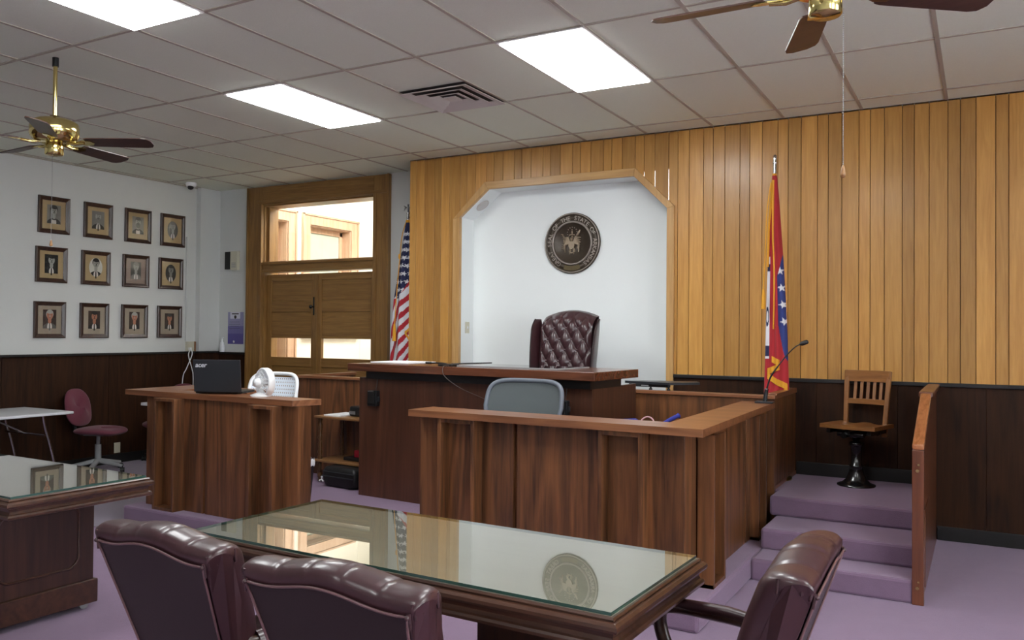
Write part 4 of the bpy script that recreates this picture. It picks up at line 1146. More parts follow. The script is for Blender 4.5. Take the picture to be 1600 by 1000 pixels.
# ------------------------------------------------------------------ flags
WHT, RED, BLU, GLD = lin(222, 222, 228), lin(176, 26, 42), lin(26, 32, 74), lin(222, 158, 40)
RED2, BLU2 = lin(172, 28, 38), lin(40, 54, 120)
def in_star(x, y, r, rot=0.0):
    rr = math.hypot(x, y)
    if rr > r: return False
    a = (math.atan2(x, y) + rot) % (2 * PI / 5)
    a = abs(a - PI / 5) if False else min(a, 2 * PI / 5 - a)
    # distance to the star edge between an outer tip (a=0) and an inner notch (a=pi/5)
    ri = .40 * r
    x0, y0 = r, 0.0; x1, y1 = ri * math.cos(PI / 5), ri * math.sin(PI / 5)
    px, py = rr * math.cos(a), rr * math.sin(a)
    return (x1 - x0) * (py - y0) - (y1 - y0) * (px - x0) > 0
def drape(t, name, left, right, zs, ydep, folds, amp, colour, nu=150, nv=330, y0=0.0):
    """closed sleeve of cloth hanging around the pole; left/right give the outline at the heights zs (local x)"""
    zs = list(zs)
    def edge(arr, z):
        for i in range(len(zs) - 1):
            if zs[i] >= z >= zs[i + 1]:
                q = (zs[i] - z) / (zs[i] - zs[i + 1]); return arr[i] + (arr[i + 1] - arr[i]) * q
        return arr[-1]
    def pos(u, v):
        z = zs[0] + (zs[-1] - zs[0]) * v
        a = 2 * PI * u
        l, r = edge(left, z), edge(right, z)
        cx, hw = (l + r) / 2, (r - l) / 2
        p = .5 + .5 * math.cos(a) 
        g = min(1, v * 4 + .12)
        f = math.sin(folds * PI * p * 2 + 1.3 * v + 1.0) * amp * g + .4 * amp * g * math.sin(folds * PI * p * 4.3 + 2 - 2 * v)
        y = y0 - ydep * math.sin(a) * (.35 + .65 * g) * (1 if math.sin(a) >= 0 else .8)
        return (cx + hw * math.cos(a), y - f * abs(math.sin(a)) ** .5, z)
    b = MB(); b.grid(pos, nu, nv, cu=True)
    col = []
    for i in range(nu):
        for j in range(nv):
            u, v = i / nu, j / (nv - 1); x, y, z = pos(u, v)
            col.append(colour(.5 - .0 + .5 * math.cos(2 * PI * u) if True else 0, z, math.sin(2 * PI * u) >= -.02))
    b.col = col
    o = build(name, b, M['flag'], t)
    return pos
def us_colour(p, z, front):
    lim = 1.98 + .26 * max(0, p - .45) / .55 if p > .3 else 1.93
    if not front: lim = 1.98
    if z > 2.74: return GLD if z > 2.765 else BLU
    if z > lim:
        k = 0
        for r in range(9):
            cz = 2.64 - .088 * r
            for c in range(4):
                cx = .14 + .27 * c + (.13 if r % 2 else 0)
                w = .030 + .30 * (2.80 - cz) / 1.6
                if in_star((p - cx) * max(.10, w) * 1.25, z - cz, .030, .2 * r): return WHT
        return BLU
    q = z - .30 * p - .55 * p * max(0, 1.95 - z) if p > .38 else z * .55 - .62 * p + .9
    return RED if math.floor(q / .088) % 2 else WHT
PF = (-5.53, 7.50)
ft = thing('national_flag', "stars-and-stripes flag on a pole with a silver eagle, between the door and the panelling", 'flag', (PF[0], PF[1], SZ))
b = MB(); b.lathe([(.15, 0), (.15, .02), (.06, .05), (.03, .09), (.0, .09)], n=28); build('base', b, M['brass'], ft)
b = MB(); b.rod((0, 0, .05), (0, 0, 2.44), .0125); build('pole', b, M['pole'], ft)
b = MB(); b.rod((0, 0, 2.38), (0, 0, 2.46), .016); b.lathe([(.016, 2.40), (.020, 2.41), (.012, 2.45), (.022, 2.462), (.010, 2.475)], n=14); build('ferrule', b, M['chrome'], ft)
b = MB()
b.ell((0, 0, 2.515), (.016, .018, .036)); b.ell((.006, -.012, 2.552), .012); b.rod((.006, -.02, 2.552), (.008, -.034, 2.545), .004, 6, r2=.001)
for s in (-1, 1):
    for k in range(6):
        a = .25 + .24 * k
        b.tube([(s * .012, 0, 2.52), (s * (.03 + .010 * k * .6), .003, 2.535 + .008 * k * .3), (s * (.062 - .004 * k), .004, 2.50 + .075 * math.sin(a) - .03)], [.006, .006, .0015], 6)
    b.rod((s * .006, 0, 2.49), (s * .012, -.004, 2.478), .004, 6)
for k in (-1, 0, 1): b.tube([(0, .008, 2.495), (k * .014, .016, 2.468)], [.007, .003], 6)
build('eagle_finial', b, M['steel'], ft)
zz = [2.385, 2.2, 1.95, 1.7, 1.5, 1.2, .95, .55, .25]
L = [-.022, -.045, -.080, -.13, -.17, -.20, -.215, -.22, -.20]; R = [.028, .055, .085, .115, .135, .155, .165, .165, .15]
pos = drape(ft, 'cloth', L, R, zz, .075, 2.2, .016, lambda p, z, f: us_colour(p, z + SZ - .0, f))
b = MB()
for u0_, u1_ in ((.08, .22),):
    pass
def fringe_strip(pos, path, w):
    """gold fringe: a strip lying just proud of the cloth along (u, v) stations"""
    b = MB(); pts = []
    for (u, v) in path:
        q = Vector(pos(u, v)); pts.append(q + Vector((0, -.006, 0)))
    n = len(pts)
    P = smooth_path(pts, 4)
    vv = []
    for p in P: vv += [tuple(p), (p.x, p.y - .006, p.z - w * .5), (p.x, p.y, p.z - w)]
    ff = []
    for i in range(len(P) - 1):
        for k in range(2): ff.append((3 * i + k, 3 * i + 3 + k, 3 * i + 4 + k, 3 * i + 1 + k))
    b.add(vv, ff, 0, True); return b
# u on the front half: x = cos(2 pi u), front is sin > 0
def uof(p): return math.acos(max(-1, min(1, 2 * p - 1))) / (2 * PI)
vof = lambda z: (zz[0] - z) / (zz[0] - zz[-1])
f1 = fringe_strip(pos, [(uof(.62), vof(1.16)), (uof(.75), vof(1.20)), (uof(.88), vof(1.27)), (uof(.97), vof(1.32))], .035)
f2 = fringe_strip(pos, [(uof(.62), vof(1.165)), (uof(.74), vof(1.10)), (uof(.86), vof(1.06)), (uof(.96), vof(1.04))], .04)
f1.add(f2.v, f2.f, 0, True); build('fringe', f1, M['gold'], ft, recalc=False)
b = MB(); b.tube(smooth_path([(-.012, -.02, 2.37), (-.030, -.07, 2.2), (-.035, -.10, 1.95), (-.055, -.12, 1.6), (-.075, -.13, 1.22)]), .005, 6); b.tube([(-.075, -.13, 1.24), (-.075, -.13, 1.19), (-.078, -.13, 1.05)], [.010, .016, .022], 10)
b.ell((-.055, -.085, 1.98), (.010, .010, .03)); build('tassel_cord', b, M['gold'], ft)

# the red state flag
AR = (-1.46, 6.93)
fa = thing('state_flag', "red flag with gold fringe on a pole in front of the oak panelling", 'flag', (AR[0], AR[1], SZ))
b = MB(); b.lathe([(.14, 0), (.14, .02), (.06, .05), (.03, .09), (0, .09)], n=28); build('base', b, M['brass'], fa)
b = MB(); b.rod((0, 0, .05), (0, 0, 2.50), .0125); build('pole', b, M['pole'], fa)
b = MB(); b.rod((0, 0, 2.455), (0, 0, 2.535), .016); b.lathe([(.016, 2.535), (.020, 2.545), (.014, 2.56), (.018, 2.575), (.016, 2.60), (.006, 2.608), (0, 2.612)], n=14); build('ferrule', b, M['chrome'], fa)
z2 = [2.455, 2.29, 2.0, 1.70, 1.40, 1.10, .85, .715, .64, .12]
L2 = [-.020, -.030, -.045, -.052, -.062, -.068, -.074, -.078, -.08, -.07]; R2 = [.014, .030, .050, .072, .090, .104, .112, .116, .052, .048]
def ar_colour(p, z, front):
    zl = z - SZ
    if zl > 2.44: return GLD
    if not front: return RED2
    # white diamond edge at the left with dark blue lettering strokes, blue band with white stars at the right
    wl = .20 if .96 < zl < 1.78 else 0
    if 1.70 < zl < 1.80 and p < .10: return BLU
    if p < wl:
        zz_ = (zl - .96) / .82
        if .03 < zz_ < .13 or .86 < zz_ < .93: return BLU
        if abs(math.hypot((p - .10) * .9, (zl - 1.30) * .85) - .055) < .014: return BLU
        return WHT
    bl = 1.0 - .34 * max(0, min(1, (1.80 - zl) / .18)) * max(0, min(1, (zl - .95) / .30)) ** .5
    if p > bl and .93 < zl < 1.80:
        for k in range(4):
            cz = 1.665 - .135 * k
            if in_star((p - (.82 + .035 * k)) * .165, zl - cz, .036, .15 * k): return WHT
        return BLU2
    return RED2
pos2 = drape(fa, 'cloth', L2, R2, z2, .055, 1.6, .014, lambda p, z, f: ar_colour(p, z + SZ, f), nu=150, nv=360)
vof2 = lambda z: (z2[0] - z) / (z2[0] - z2[-1])
f1 = MB()
P1 = [Vector(pos2(uof(p), vof2(z))) + Vector((0, -.006, 0)) for p, z in ((.34, 2.40), (.40, 2.2), (.44, 1.95), (.50, 1.7), (.47, 1.45), (.42, 1.2))]
f1.tube(smooth_path(P1), [.012 - .0002 * k for k in range(31)], 8)
P1 = [Vector(pos2(uof(p), vof2(z))) + Vector((0, -.006, 0)) for p, z in ((.20, 2.38), (.12, 2.2), (.08, 2.0), (.05, 1.7))]
f1.tube(smooth_path(P1), .010, 8)
zig = [(.35, .985), (.70, .955), (.70, .925), (.16, .885), (.16, .850), (.97, .765), (.97, .735), (.43, .675)]
def ribbon(b, pos, pts, w, nsub=9, off=.012):
    for (p0, z0_), (p1, z1_) in zip(pts[:-1], pts[1:]):
        ww = w if abs(p0 - p1) > .1 else w * .7
        prev = None
        for k in range(nsub + 1):
            q = k / nsub; p = p0 + (p1 - p0) * q; z = z0_ + (z1_ - z0_) * q
            a = Vector(pos(uof(p), vof2(z))); c = Vector(pos(uof(p), vof2(z - ww)))
            y = min(a.y, c.y) - off
            cur = [(a.x, y, z), (a.x, y + .006, z), (a.x, y + .006, z - ww), (a.x, y, z - ww)]
            if prev: b.add(prev + cur, [(0, 4, 7, 3), (1, 2, 6, 5), (0, 1, 5, 4), (3, 7, 6, 2)])
            prev = cur
ribbon(f1, pos2, zig, .050)
build('fringe', f1, M['gold'], fa, recalc=False)
b = MB(); b.tube(smooth_path([(-.02, -.05, 2.38), (-.045, -.075, 2.15), (-.055, -.085, 1.85), (-.066, -.095, 1.5)]), .005, 6); b.tube([(-.066, -.095, 1.52), (-.066, -.095, 1.47), (-.068, -.095, 1.36)], [.008, .013, .016], 10); build('tassel_cord', b, M['gold'], fa)

# ------------------------------------------------------------------ bronze seal in the niche
sl = thing('wall_seal', "round dark bronze state seal hanging on the white alcove wall", 'wall seal', (-3.545, YN - .002, 2.155), 0)
R0 = .302; cz = R0
Mx = Matrix.Translation((0, 0, cz)) @ Matrix.Rotation(PI / 2, 4, 'X')
b = MB(); b.lathe([(0, 0), (R0, 0), (R0, .018), (R0 - .004, .026), (R0 - .012, .028), (R0 - .018, .022), (R0 - .022, .016), (.222, .016), (.218, .026), (.212, .030), (.204, .027), (.198, .018), (.196, .012), (0, .012)], n=72, M=Mx)
build('disc', b, M['bronze'], sl)
b = MB(); b.lathe([(.222, .016), (.218, .028), (.212, .0315), (.204, .029), (.199, .018)], n=72, M=Mx, caps=False); b.lathe([(R0 - .003, .022), (R0 - .008, .030), (R0 - .015, .028)], n=72, M=Mx, caps=False); build('rim', b, M['bronzehi'], sl)
b = MB(); txt = 'GREAT SEAL OF THE STATE OF ARKANSAS'
a0, a1 = math.radians(235), math.radians(-55)
for i, chh in enumerate(txt):
    if chh == ' ': continue
    a = a0 + (a1 - a0) * i / (len(txt) - 1)
    Mg = Mx @ Matrix.Translation((.246 * math.cos(a), .246 * math.sin(a), .017)) @ Matrix.Rotation(a - PI / 2, 4, 'Z')
    add_text(b, chh, .060, 0, Mg, .002, 0, .0004)
b.lathe([(.226, .0145), (.226, .0165), (.276, .0165), (.276, .0145)], n=72, M=Mx, mat=1, caps=False)
build('lettering', b, [M['bronzehi'], M['bronze']], sl)
# brass coloured patch between first and last letters
b = MB()
vv = []; ff = []
for k in range(21):
    a = math.radians(250 + 40 * k / 20)
    for rr in (.228, .272): vv.append((rr * math.cos(a), rr * math.sin(a), .0175))
for k in range(20): ff.append((2 * k, 2 * k + 2, 2 * k + 3, 2 * k + 1))
b.add(vv, ff, 0, False, Mx); build('lower_band', b, M['bronzegold'], sl)
b = MB()
for s in (-1, 1):   # wings
    for k in range(7):
        a = math.radians(62 - 17 * k)
        b.tube([(s * .018, .0, .018), (s * (.04 + .012 * k * .5), .055 - .012 * k, .026), (s * (.098 - .004 * k), .052 - .024 * k, .020)], [.012, .013, .005], 8, M=Mx)
    for q in ((s * .035, -.085), (s * .022, -.11)): b.tube([(s * .01, -.04, .016), (q[0], q[1], .018)], [.010, .004], 6, M=Mx)
b.ell((0, .035, .022), (.016, .026, .018), 12, M=Mx); b.ell((.006, .062, .024), .012, 10, M=Mx)
b.ell((0, -.01, .02), (.03, .05, .014), 12, M=Mx)
b.prism([(-.032, .012), (.032, .012), (.032, -.03), (.018, -.055), (0, -.066), (-.018, -.055), (-.032, -.03)], 'xy', .012, .034, M=Mx)
b.box(-.026, .026, -.012, -.007, .034, .037, M=Mx); b.box(-.026, .026, -.032, -.027, .034, .037, M=Mx)
b.tube([(-.03, -.085, .016), (0, -.10, .020), (.03, -.085, .016)], .008, 8, M=Mx)
# sun rays and standing figure
b.ell((0, .105, .016), (.008, .020, .010), 10, M=Mx); b.ell((0, .132, .018), .007, 8, M=Mx)
b.tube([(-.03, .078, .015), (0, .086, .018), (.03, .078, .015)], .008, 6, M=Mx)
# sword, olive branch and angel
b.tube([(.085, .02, .018), (.060, -.055, .018)], [.004, .009], 8, M=Mx); b.tube([(.070, .010, .018), (.098, .004, .018)], .004, 6, M=Mx)
b.tube([(.055, .075, .016), (.075, .105, .018), (.085, .13, .014)], [.010, .012, .004], 8, M=Mx); b.tube([(.035, .06, .015), (.06, .09, .016)], .004, 6, M=Mx)
for k in range(9):
    q = k / 8; x = -.115 + .02 * q + .018 * math.sin(q * 4); y = .09 - .14 * q
    b.ell((x, y, .016), (.010, .006, .006), 8, M=Mx); b.ell((x + .014, y - .005, .016), (.006, .010, .006), 8, M=Mx)
build('eagle_relief', b, M['bronzehi2'] if 'bronzehi2' in M else M['bronze'], sl)
b = MB()
for k in range(13):
    a = 2 * PI * k / 13 + PI / 2; rr = .052
    b.ell((rr * math.cos(a), .105 + rr * math.sin(a), .014), (.0058, .0058, .006), 8, M=Mx)
build('star_circle', b, M['bronzehi'], sl)

# switch plate and round speaker inside the niche
sp = thing('switch_plate', "small pale switch plate on the left side wall of the white alcove", 'switch', (NL + .001, 7.42, 1.555))
b = MB(); b.box(0, .006, -.038, .038, 0, .118); build('plate', b, M['beigepl'], sp, bevel=.002)
b = MB(); b.box(.006, .012, -.008, .008, .045, .072); build('toggle', b, M['whitepl'], sp)
na = math.atan2(NT - 2.75, -4.366 - NL)
rs = thing('round_speaker', "round white speaker set in the slanted top left corner of the alcove", 'speaker', (-4.53, 7.43, 2.885), 0)
Mr_ = Matrix.Translation((.004, 0, -.003)) @ Matrix.Rotation(-na, 4, 'Y') @ Matrix.Rotation(PI, 4, 'X')
b = MB(); b.lathe([(.075, 0), (.075, .006), (.066, .010), (.060, .006), (.0, .006)], n=32, M=Mr_); build('rim', b, M['vent'], rs)
b = MB(); b.lathe([(.058, .0062), (.04, .010), (0, .011)], n=32, M=Mr_); build('grille', b, M['lampframe'], rs)

# ------------------------------------------------------------------ framed portraits on the left wall
SKIN, SKG = 0, 0
def flatm(n, c): 
    if n not in M: M[n] = plain(n, c, .7, noise=.05, nscale=90)
    return M[n]
tan = flatm('mat_tan', lin(176, 154, 114)); stone = flatm('mat_grey', lin(158, 146, 128)); mauve = flatm('mat_mauve', lin(150, 132, 122))
g = lambda v: flatm('print_grey_%s' % {30: 'black', 60: 'dark', 95: 'mid', 130: 'soft', 165: 'light', 205: 'pale'}[v], lin(v, v, int(v * .96)))
skin = flatm('print_skin', lin(176, 118, 92)); brown = flatm('print_brown', lin(58, 42, 34)); whit = flatm('print_white', lin(214, 210, 202))
def portrait(y, z0, z1, label, mat, photo, shape, bgm, headm, hairm, suitm, w=.355, hair='short', beard=False, tie='long', bald=False):
    h = z1 - z0
    t = thing('framed_portrait', label, 'framed portrait', (XL, y, z0), PI / 2 * 0, 'portraits on the left wall')
    f = .045; hw = w / 2
    b = MB()   # x is depth out of the wall (0..), y across, z up : mitred frame with a bevelled profile
    for (o0, o1, zo, zi) in ((0, .018, .0, .030), ):
        pass
    prf = [(0, .004), (0, .026), (.008, .032), (.020, .028), (.034, .020), (.045, .016), (.045, .004)]
    cs = [(-hw, 0, 1, 1), (hw, 0, -1, 1), (hw, h, -1, -1), (-hw, h, 1, -1)]
    k = len(prf)
    vv = [(d, cy + sy * q, cz_ + sz * q) for cy, cz_, sy, sz in cs for q, d in prf]
    ff = [(i * k + j, ((i + 1) % 4) * k + j, ((i + 1) % 4) * k + (j + 1) % k, i * k + (j + 1) % k) for i in range(4) for j in range(k)]
    b.add(vv, ff); build('frame', b, M['frame'], t)
    b = MB(); b.box(.004, .010, -hw + .03, hw - .03, .03, h - .03); build('mount', b, mat, t)
    pw, ph = photo; cz = h * .52
    b = MB(); Mt = Matrix(((0, 0, 1, .0105), (1, 0, 0, 0), (0, 1, 0, cz), (0, 0, 0, 1)))   # local (x across, y up, z out)
    def disc(cx, cy, rx, ry, m, d, a0=0, a1=2 * PI, n=28):
        pts = [(cx + rx * math.cos(a0 + (a1 - a0) * i / n), cy + ry * math.sin(a0 + (a1 - a0) * i / n)) for i in range(n)]
        clip = []
        for x, y in pts:
            if shape == 'rect': x = max(-pw / 2 + .001, min(pw / 2 - .001, x)); y = max(-ph / 2 + .001, min(ph / 2 - .001, y))
            else:
                q = math.hypot(x / (pw / 2), y / (ph / 2))
                if q > .99: x, y = x / q * .99, y / q * .99
            clip.append((x, y))
        b.prism(clip, 'xy', d, d + .0006, m, Mt)
    if shape == 'rect': b.prism([(-pw / 2, -ph / 2), (pw / 2, -ph / 2), (pw / 2, ph / 2), (-pw / 2, ph / 2)], 'xy', 0, .0005, 0, Mt)
    else: b.prism([(pw / 2 * math.cos(2 * PI * i / 36), ph / 2 * math.sin(2 * PI * i / 36)) for i in range(36)], 'xy', 0, .0005, 0, Mt)
    s = ph / .20 * 1.32
    hy = .030 * s
    disc(0, -.105 * s, .070 * s, .075 * s, 3, .0006)             # shoulders
    disc(0, -.062 * s, .020 * s, .034 * s, 4, .0013)              # shirt
    disc(0, -.012 * s, .014 * s, .026 * s, 1, .0014)              # neck
    if tie == 'long': b.prism([(-.004 * s, -.035 * s), (.004 * s, -.035 * s), (.006 * s, -.09 * s), (-.006 * s, -.09 * s)], 'xy', .002, .0026, 3, Mt)
    else: b.prism([(-.014 * s, -.034 * s), (.014 * s, -.046 * s), (.014 * s, -.034 * s), (-.014 * s, -.046 * s)], 'xy', .002, .0026, 3, Mt)
    if not bald: disc(0, hy + .010 * s, .031 * s, .036 * s, 2, .0019)  # hair
    disc(0, hy, .026 * s, .034 * s, 1, .0027)                     # face
    if not bald: disc(.002 * s, hy + .026 * s, .026 * s, .014 * s, 2, .0034)
    if beard: disc(0, hy - .030 * s, .021 * s, .026 * s, 2, .0034)
    for q in (-1, 1): disc(q * .010 * s, hy + .004 * s, .005 * s, .0022 * s, 3, .0041)
    disc(.001 * s, hy - .006 * s, .0035 * s, .008 * s, 2, .0036); disc(0, hy - .018 * s, .009 * s, .0022 * s, 3, .0041)
    build('photograph', b, [bgm, headm, hairm, suitm, whit], t)
    b = MB(); b.box(.0185, .0195, -hw + .04, hw - .04, .04, h - .04); build('picture_glass', b, M['picglass'], t)
    return t
rows = [(2.605, 3.005), (2.07, 2.455), (1.465, 1.86)]
XLp = XL
cols = [5.52, 6.045, 6.565, 7.06]
PR = [
 # top row, left to right
 ((0, 0), "top-row portrait of a man with a bow tie, nearest the left edge", tan, (.155, .205), 'rect', g(130), g(165), g(60), g(60), dict(tie='bow')),
 ((0, 1), "top-row portrait of a man with a long grey beard, second from the left", tan, (.155, .205), 'rect', g(130), g(165), g(130), g(60), dict(beard=True)),
 ((0, 2), "top-row portrait of a bearded man with a dark coat, third from the left", tan, (.155, .205), 'rect', g(130), g(165), g(95), g(30), dict(beard=True, tie='bow')),
 ((0, 3), "top-row portrait in an oval, nearest the room corner", tan, (.155, .215), 'oval', g(95), g(165), g(130), g(95), dict()),
 ((1, 0), "middle-row portrait of a dark-haired man on a black ground, nearest the left edge", tan, (.150, .205), 'rect', g(30), g(165), g(30), g(30), dict()),
 ((1, 1), "middle-row portrait of a dark-haired man in a pale oval, second from the left", tan, (.165, .215), 'oval', g(205), g(165), g(30), g(30), dict()),
 ((1, 2), "middle-row portrait of a pale-dressed figure on a brownish grey mount, third from the left", mauve, (.140, .205), 'rect', g(95), g(165), g(130), g(130), dict()),
 ((1, 3), "middle-row portrait in a dark oval, nearest the room corner", tan, (.155, .215), 'oval', g(60), g(130), g(60), g(60), dict()),
 ((2, 0), "bottom-row colour portrait of a white-haired man in grey, nearest the left edge", stone, (.150, .205), 'rect', brown, skin, g(165), g(95), dict(beard=False)),
 ((2, 1), "bottom-row colour portrait of a dark-haired man with a moustache, second from the left", stone, (.145, .205), 'rect', brown, skin, g(30), g(30), dict()),
 ((2, 2), "bottom-row colour portrait of a grey-haired man, third from the left", stone, (.140, .205), 'rect', brown, skin, g(165), g(30), dict()),
 ((2, 3), "bottom-row colour portrait of a man in a dark suit, nearest the room corner", stone, (.135, .195), 'rect', brown, skin, g(60), g(30), dict()),
]
for (rr, cc), lab, mt, ph, shp, bgm, hm, ham, sm, kw in PR:
    z0, z1 = rows[rr]
    portrait(cols[cc] - (.03 if rr == 2 else (.02 if rr == 1 else 0)) , z0, z1, lab, mt, ph, shp, bgm, hm, ham, sm, **kw)

# ------------------------------------------------------------------ ceiling fans
def ceiling_fan(label, x, y, a0, zb, chain):
    t = thing('ceiling_fan', label, 'ceiling fan', (x, y, 0))
    b = MB(); b.rod((0, 0, CE - .06), (0, 0, CE + .0008), .021); build('rod_collar', b, M['blackpl'], t)
    b = MB(); b.rod((0, 0, zb + .19), (0, 0, CE - .03), .0135, 16); build('downrod', b, M['brass'], t)
    b = MB(); b.lathe([(.0, zb + .205), (.03, zb + .205), (.035, zb + .19), (.11, zb + .178), (.143, zb + .16), (.148, zb + .15), (.148, zb + .135), (.152, zb + .13), (.152, zb + .075), (.148, zb + .07), (.147, zb + .06), (.125, zb + .035), (.10, zb + .025), (.0, zb + .025)], n=48); build('motor_housing', b, M['brass'], t)
    b = MB(); b.lathe([(.05, zb + .03), (.054, zb + .01), (.058, zb), (.058, zb - .055), (.052, zb - .062), (.0, zb - .066)], n=32); build('switch_housing', b, M['brass'], t)
    for k in range(5):
        Mk = Matrix.Rotation(a0 + k * 2 * PI / 5, 4, 'Z') @ Matrix.Translation((0, 0, zb + .028)) @ Matrix.Rotation(math.radians(-13), 4, 'X')
        b = MB(); n = 14
        out = [(.215, -.052), (.24, -.060), (.60, -.070), (.635, -.062), (.655, -.03), (.655, .03), (.635, .062), (.60, .070), (.24, .060), (.215, .052)]
        b.prism(out, 'xy', 0, .006, 0, Mk); bl = build('blade', b, M['blade'], t, bevel=.002)
        b = MB(); 
        b.prism([(.085, -.018), (.15, -.012), (.20, -.035), (.25, -.030), (.27, 0), (.25, .030), (.20, .035), (.15, .012), (.085, .018)], 'xy', -.006, -.001, 0, Mk)
        b.tube([(.09, 0, -.004), (.14, 0, -.014), (.20, 0, -.006)], .010, 8, M=Mk)
        build('blade_iron', b, M['brass'], bl)
    b = MB(); cx, cy, zc = chain
    b.rod((cx, cy, zb - .045), (cx, cy, zc), .0008, 6)
    nb = int((zb - .05 - zc) / .008)
    for i in range(nb): b.ell((cx, cy, zc + i * .008), .0021, 6)
    ch = build('pull_chain', b, M['steel'], t)
    b = MB(); b.lathe([(.003, .0), (.006, -.008), (.010, -.03), (.009, -.04), (0, -.045)], (cx, cy, zc + .002), 14); build('chain_pull', b, M['cart'], ch)
    return t
ceiling_fan("brass ceiling fan with dark blades at the left edge, in front of the portraits", -5.47, 3.41, math.radians(31), 2.80, (.03, -.03, 2.16))
ceiling_fan("brass ceiling fan at the top right, cut off by the upper edge", -.497, 3.20, math.radians(36), 2.79, (.062, -.004, 2.175))

# ------------------------------------------------------------------ small things on the left walls
cm = thing('dome_camera', "white dome security camera under the ceiling in the left corner", 'camera', (-8.62, 7.15, CE))
b = MB(); b.lathe([(.062, .003), (.064, -.02), (.058, -.045), (.05, -.05), (0, -.05)], n=28); build('housing', b, M['whitepl'], cm)
b = MB(); b.ell((.014, -.02, -.058), (.038, .038, .032), 18); build('lens_dome', b, M['black'], cm)
th = thing('wall_chime_box', "beige and black box on the wall left of the tall door", 'wall box', (-8.51, YW, 2.345))
b = MB(); b.box(-.02, .11, -.045, 0, .0, .245); build('beige_case', b, M['beigepl'], th, bevel=.004)
b = MB(); b.box(-.115, -.022, -.05, 0, .012, .24); build('black_front', b, M['black'], th, bevel=.004)
b = MB()
for k in range(6): b.box(.005, .085, -.047, -.044, .03 + .012 * k, .036 + .012 * k)
build('grille_slots', b, M['greypl'], th)
po = thing('wall_poster', "purple notice poster taped to the wall left of the door", 'poster', (-8.46, YW, 1.385))
M['posterink'] = flatm('poster_purple', lin(92, 84, 148)); M['posterlite'] = flatm('poster_lilac', lin(150, 148, 184)); M['posterpale'] = flatm('poster_pale', lin(206, 206, 220))
b = MB(); b.box(-.142, .142, -.003, -.0003, 0, .415, 1); b.box(-.142, .142, -.0034, -.0031, .0, .135, 0); b.box(-.142, .142, -.0033, -.0031, .135, .235, 3); b.box(-.10, .08, -.0036, -.0031, .33, .415, 2)
build('sheet', b, [M['posterink'], M['posterlite'], M['posterpale'], flatm('poster_mid', lin(116, 110, 164))], po)
b = MB()
for k, wd in enumerate((.09, .10, .08, .095)): b.box(-.02 - wd, -.02 + wd, -.0042, -.0036, .285 - .028 * k, .289 - .028 * k)
b.box(-.07, .055, -.0044, -.0037, .385, .400)
b.lathe([(.022, 0), (.022, .002), (0, .002)], n=18, M=Matrix.Translation((-.005, -.0037, .352)) @ Matrix.Rotation(PI / 2, 4, 'X'))
build('printing', b, M['dark'], po)
b = MB(); b.lathe([(.016, 0), (.016, .001), (0, .001)], n=12, M=Matrix.Translation((-.03, -.0037, .03)) @ Matrix.Rotation(PI / 2, 4, 'X')); build('emblem', b, M['paper'], po)
sb = thing('sanitizer_bottle', "white pump bottle standing on the dark ledge in the left corner", 'bottle', (-8.62, 7.70, 1.281))
sb.location = (-8.66, 7.706, 1.2805)
b = MB(); b.lathe([(.030, 0), (.032, .005), (.032, .09), (.022, .125), (.010, .135), (.010, .15), (0, .15)], n=20); build('bottle', b, M['whitepl'], sb)
b = MB(); b.lathe([(.012, .150), (.012, .165), (.004, .167), (.004, .185), (0, .186)], n=12); b.box(-.004, .03, -.005, .005, .180, .190); build('pump', b, M['whitepl'], sb)
jb = thing('junction_box', "cream junction box with a tan side on the wall ledge, white cord plugged in", 'wall box', (XL + .0, 7.33, 1.291))
b = MB(); b.box(.001, .05, -.05, .05, 0, .125); build('box', b, M['beigepl'], jb, bevel=.003)
b = MB(); b.box(.001, .05, .0505, .075, 0, .125); build('tan_side', b, M['cart'], jb)
b = MB(); b.box(.05, .085, -.045, -.015, .01, .05); build('plug', b, M['whitepl'], jb, bevel=.004)
b = MB()
b.tube(smooth_path([(XL + .09, 7.30, 1.315), (XL + .12, 7.29, 1.25), (XL + .13, 7.20, 1.08), (XL + .11, 7.16, .95), (XL + .10, 7.15, .5)]), .006, 6)
b.tube(smooth_path([(XL + .09, 7.285, 1.31), (XL + .115, 7.24, 1.24), (XL + .13, 7.28, 1.08), (XL + .11, 7.32, .95), (XL + .10, 7.32, .5)]), .006, 6)
tag(build('white_cord', b, M['whitepl']), "pair of white cords hanging down the dark wainscot from the cream junction box", 'cord')
b = MB(); b.rod((XL + .012, 7.28, 1.42), (XL + .012, 7.28, 2.75), .010); tag(build('wall_conduit', b, M['white']), "thin white conduit running up the white wall in the left corner", 'conduit')

# ------------------------------------------------------------------ left side: folding tables and burgundy chairs
fo = thing('folding_table', "white-topped folding table with bent chrome legs along the left wall", 'table', (-8.36, 4.30, 0))
b = MB(); b.box(-.42, .42, -.90, .90, .715, .742); build('table_top', b, M['lam'], fo, bevel=.008)
for s in (-1, 1):
    for x in (-.30, .36):
        b = MB(); b.tube(smooth_path([(x, s * .62, .71), (x, s * .64, .60), (x, s * .70, .40), (x + .03, s * .74, .15), (x + .03, s * .74, .0)]), .013, 10); build('leg', b, M['chrome'], fo)
    b = MB(); b.rod((-.30, s * .64, .52), (.36, s * .64, .52), .011); b.rod((.03, s * .64, .52), (.03, s * .30, .70), .008); build('leg_brace', b, M['chrome'], fo)
f2_ = thing('folding_table', "small white table mostly hidden behind the clerk's desk at the left", 'table', (-7.93, 6.45, 0))
b = MB(); b.prism([(.30 + .07 * math.cos(a) if math.cos(a) > 0 else -.30 + .07 * math.cos(a), (.18 if math.sin(a) > 0 else -.18) + .07 * math.sin(a)) for a in [2 * PI * (k + .5) / 32 for k in range(32)]], 'xy', .712, .738); build('table_top', b, M['lam'], f2_, bevel=.006)
